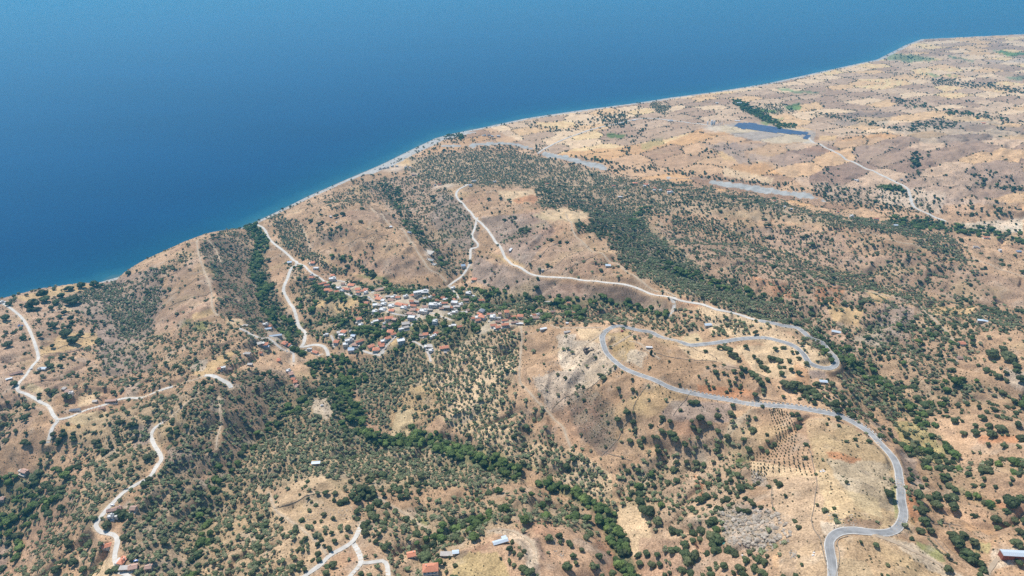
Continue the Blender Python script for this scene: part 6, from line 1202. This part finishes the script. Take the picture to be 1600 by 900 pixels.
# green hedge line beside the lower road
# parapet blocks on the outer edge of the ridge road
ax1, ay1, az1 = AROAD; tx, ty = np.gradient(ax1), np.gradient(ay1); L = np.hypot(tx, ty); nx, ny = -ty/L, tx/L
pxr, pyr_, _ = project(ax1, ay1, az1); blk = bm_mesh('parapet_block', lambda bm: box(bm, -1.5, 1.5, -.4, .4, -.5, .95), CONC)
par = None; cnt = 0
for lo, hi in (((1168, 628), (1372, 695)), ((1060, 606), (1150, 628))):
    sel = [i for i in range(len(ax1)) if lo[0] < pxr[i] < hi[0] and pyr_[i] > 598 and pyr_[i] < 700]
    if not sel: continue
    base = (float(ax1[sel[0]]), float(ay1[sel[0]]), float(az1[sel[0]])); par = tag(empty('road_parapet', base), f'row of white concrete parapet blocks on the {"outer edge above the sapling rows" if lo[0] > 1100 else "straight ridge road above the red bank"}', 'parapet')
    for i in sel:
        side = 1 if (nx[i]*0.3+ny[i]) > 0 else -1; ex, ey = ax1[i]+nx[i]*side*5.0, ay1[i]+ny[i]*side*5.0
        o = mesh_obj('parapet_block', blk, par, (ex-base[0], ey-base[1], max(az1[i], float(hgt(ex, ey)))+.1-base[2])); o.rotation_euler = (0, 0, math.atan2(ty[i], tx[i])); cnt += 1
print('parapet', cnt)
# ruin and foundations
def walls_ring(bm, L, W, h, t=.6, rooms=()):
    ring(bm, L, W, t, -2, h, drop=h*.12)
def rooms_(o, W, h, t, at, mat):
    for q in at: mesh_obj('cross_wall', bm_mesh('cross_wall', lambda bm: box(bm, q, q+t, -W/2+t+.003, W/2-t-.003, -2, h*.8), mat), o)
x, y, z = pt(920, 547); r_ = tag(empty('ruined_house', (x, y, z), .35), 'roofless dark stone ruin below the western hairpin', 'ruin')
mesh_obj('wall', bm_mesh('wall', lambda bm: walls_ring(bm, 15, 8, 2.6, .7), simple('dark_stone', (.16, .14, .125), .95, .3, 1.2)), r_)
for q in range(4): mesh_obj('beam', cached('beam', lambda: bm_mesh('beam', lambda bm: box(bm, -.15, .15, -4.2, 4.2, 2.3, 2.6), HW_['wood'])), r_, (-6+q*3.7, 0, .4))
for (px, py, L_, W_, rt, lab) in ((670, 406, 20, 9, -.5, 'upper white-walled foundations beside the dirt track'), (676, 413, 15, 9, -.5, 'lower white-walled foundations beside the dirt track'), (668, 394, 24, 17, -.4, 'pale levelled building pad with low rim wall')):
    x, y, z = pt(px, py); o = empty('building_foundation', (x, y, z), rt); tag(o, lab, 'foundation')
    mesh_obj('wall', bm_mesh('wall', lambda bm: walls_ring(bm, L_, W_, .9 if L_ > 22 else 1.8, .5), HW_['wall_white']), o); rooms_(o, W_, 1.6, .5, () if L_ > 22 else (-4, 1, 5), HW_['wall_white']); mesh_obj('slab', bm_mesh('slab', lambda bm: box(bm, -L_/2+.51, L_/2-.51, -W_/2+.51, W_/2-.51, -2, .35), simple('screed', (.58, .52, .44), .9, .15, .4)), o)
# concrete bridge-like terrace at the village and cars
def car(px, py, rz, colr, label):
    x, y, z = pt(px, py); x = float(x); r = empty('parked_car', (x, y, float(hgt(x, y))+.2), rz)
    def body(bm):
        pr = [(-2.1, .35), (2.1, .35), (2.15, .8), (1.3, .95), (.75, 1.45), (-1.1, 1.48), (-1.75, .98), (-2.15, .9)]
        a = [bm.verts.new((p, -.85, q)) for p, q in pr]; b_ = [bm.verts.new((p, .85, q)) for p, q in pr]; bm.faces.new(a); bm.faces.new(b_[::-1]); [bm.faces.new([a[i], a[(i+1) % 8], b_[(i+1) % 8], b_[i]]) for i in range(8)]
    mesh_obj('body', bm_mesh('body', body, simple('car_paint', colr, .3, .05, 1, .5)), r)
    for s1 in (-1, 1):
        mesh_obj('side_window', cached('sw', lambda: bm_mesh('side_window', lambda bm: box(bm, -1.0, .7, -.02, .02, 1.0, 1.38), HW_['glass'])), r, (0, s1*.86, 0))
        for s2 in (-1, 1): mesh_obj('wheel', cached('wh', lambda: bm_mesh('wheel', lambda bm: bmesh.ops.create_cone(bm, cap_ends=True, segments=12, radius1=.34, radius2=.34, depth=.22, matrix=Matrix.Rotation(math.pi/2, 4, 'X')), HW_['wood'])), r, (s2*1.35, s1*.8, .34))
    tag(r, label, 'car')
car(972, 518, .3, (.35, .03, .03), 'red car on the dirt pull-off inside the western hairpin'); car(974, 512.3, 0, (.06, .06, .07), 'dark car driving on the asphalt near the western hairpin'); car(503, 634, .4, (.7, .7, .7), 'white car on the bare knoll')
car(49, 577, 1.0, (.7, .7, .7), 'white car at the left bend beside the white house'); car(437, 523, .2, (.35, .04, .04), 'red car in the gravel yard of the west hamlet'); car(176, 790, .1, (.65, .66, .68), 'light car above the hillside road bend'); car(213, 877, .3, (.1, .2, .5), 'blue car beside the lower left farmhouse')
car(618, 527, .8, (.7, .7, .7), 'white car on the lower village terrace lane'); car(577, 466, -.6, (.6, .6, .62), 'silver car on the upper village arm lane')
# blue tarpaulin by the big oak
def tarp(bm):
    n_ = 8; g = [[bm.verts.new((i*.8-2.8, j*.9-3.2, .5+.35*math.sin(i*1.3+j)+(.7 if 2 < i < 6 and 1 < j < 6 else 0))) for j in range(n_)] for i in range(n_)]
    for i in range(n_-1):
        for j in range(n_-1): bm.faces.new([g[i][j], g[i+1][j], g[i+1][j+1], g[i][j+1]])
    for i in range(n_-1):
        for e1 in (0, n_-1):
            a, b_ = g[i][e1], g[i+1][e1]; bm.faces.new([a, b_, bm.verts.new((b_.co.x, b_.co.y, -.3)), bm.verts.new((a.co.x, a.co.y, -.3))]); a, b_ = g[e1][i], g[e1][i+1]; bm.faces.new([a, b_, bm.verts.new((b_.co.x, b_.co.y, -.3)), bm.verts.new((a.co.x, a.co.y, -.3))])
x, y, z = pt(1522, 873); tag(mesh_obj('tarpaulin', bm_mesh('tarpaulin', tarp, simple('blue_tarp', (.16, .36, .62), .6, .25, 1)), None, (x, y, z)), 'crumpled blue tarpaulin at the foot of the biggest oak', 'tarpaulin')
x, y, z = pt(1131, 849); o = mesh_obj('tarpaulin', bm_mesh('tarpaulin', tarp, simple('teal_tarp', (.12, .45, .38), .6, .25, 1)), None, (x, y, z)); o.scale = (.5, .5, .5); tag(o, 'small teal sheet between two oaks by the grey outcrop', 'tarpaulin')
def hedge_line(name, label, s, w, hgt_, mat):
    q = np.array(P(s)); x, y, z, t_ = ground(q[:, 0], q[:, 1]); x, y = smooth_path(x, y, w*.8); z = hgt(x, y)
    gn_scatter(name, label, x+rng.normal(0, w*.15, len(x)), y+rng.normal(0, w*.15, len(x)), z, np.full(len(x), w*1.5), shr, None, hgt_, 5)
hedge_line('hedge', 'green reed line down the gully below the lower road', "1450,842 1458,850 1468,862 1480,872 1492,880", 1.9, .7, None)
# the boat-like pale stones by the pasture
for px, py in ((1286, 735), (1288, 737), (1283, 737), (1272, 864), (1271, 868), (1160, 868)):
    x, y, z = pt(px, py); o = mesh_obj('limestone_block', RK[(px+py) % 6].copy(), None, (x, y, z+.2)); o.data.materials[0] = HW_['white_roof']; o.scale = (1.5, 1.3, 1.3); tag(o, f'white limestone block {relation(px, py)}, {"upper" if (px, py) in ((1286, 735), (1272, 864)) else "lower" if px in (1288, 1271) else "outermost"} one', 'rock')
print('extras', round(time.time()-T0, 1))
# ------------------------------------------------------------------ air: one even box of haze
ext = dict(x0=-46000, x1=46000, y0=-1500, y1=30500)
bm = bmesh.new(); bmesh.ops.create_cube(bm, size=1.0)
for v in bm.verts: v.co = ((v.co.x+.5)*(ext['x1']-ext['x0'])+ext['x0'], (v.co.y+.5)*(ext['y1']-ext['y0'])+ext['y0'], (v.co.z+.5)*(CAM_Z+4+12)-12)
me = bpy.data.meshes.new('haze'); bm.to_mesh(me); bm.free(); hz = bpy.data.objects.new('haze', me); COL.objects.link(hz); hz['kind'] = 'stuff'; hz['label'] = 'thin blue summer haze over land and sea'
m = bpy.data.materials.new('haze_air'); m.use_nodes = True; t = m.node_tree; t.nodes.clear(); out = t.nodes.new('ShaderNodeOutputMaterial'); pv_ = t.nodes.new('ShaderNodeVolumePrincipled')
pv_.inputs['Color'].default_value = (.07, .60, 1.0, 1); pv_.inputs['Density'].default_value = HAZE; pv_.inputs['Anisotropy'].default_value = .2
t.links.new(pv_.outputs[0], out.inputs['Volume']); me.materials.append(m)
print('done', round(time.time()-T0, 1))
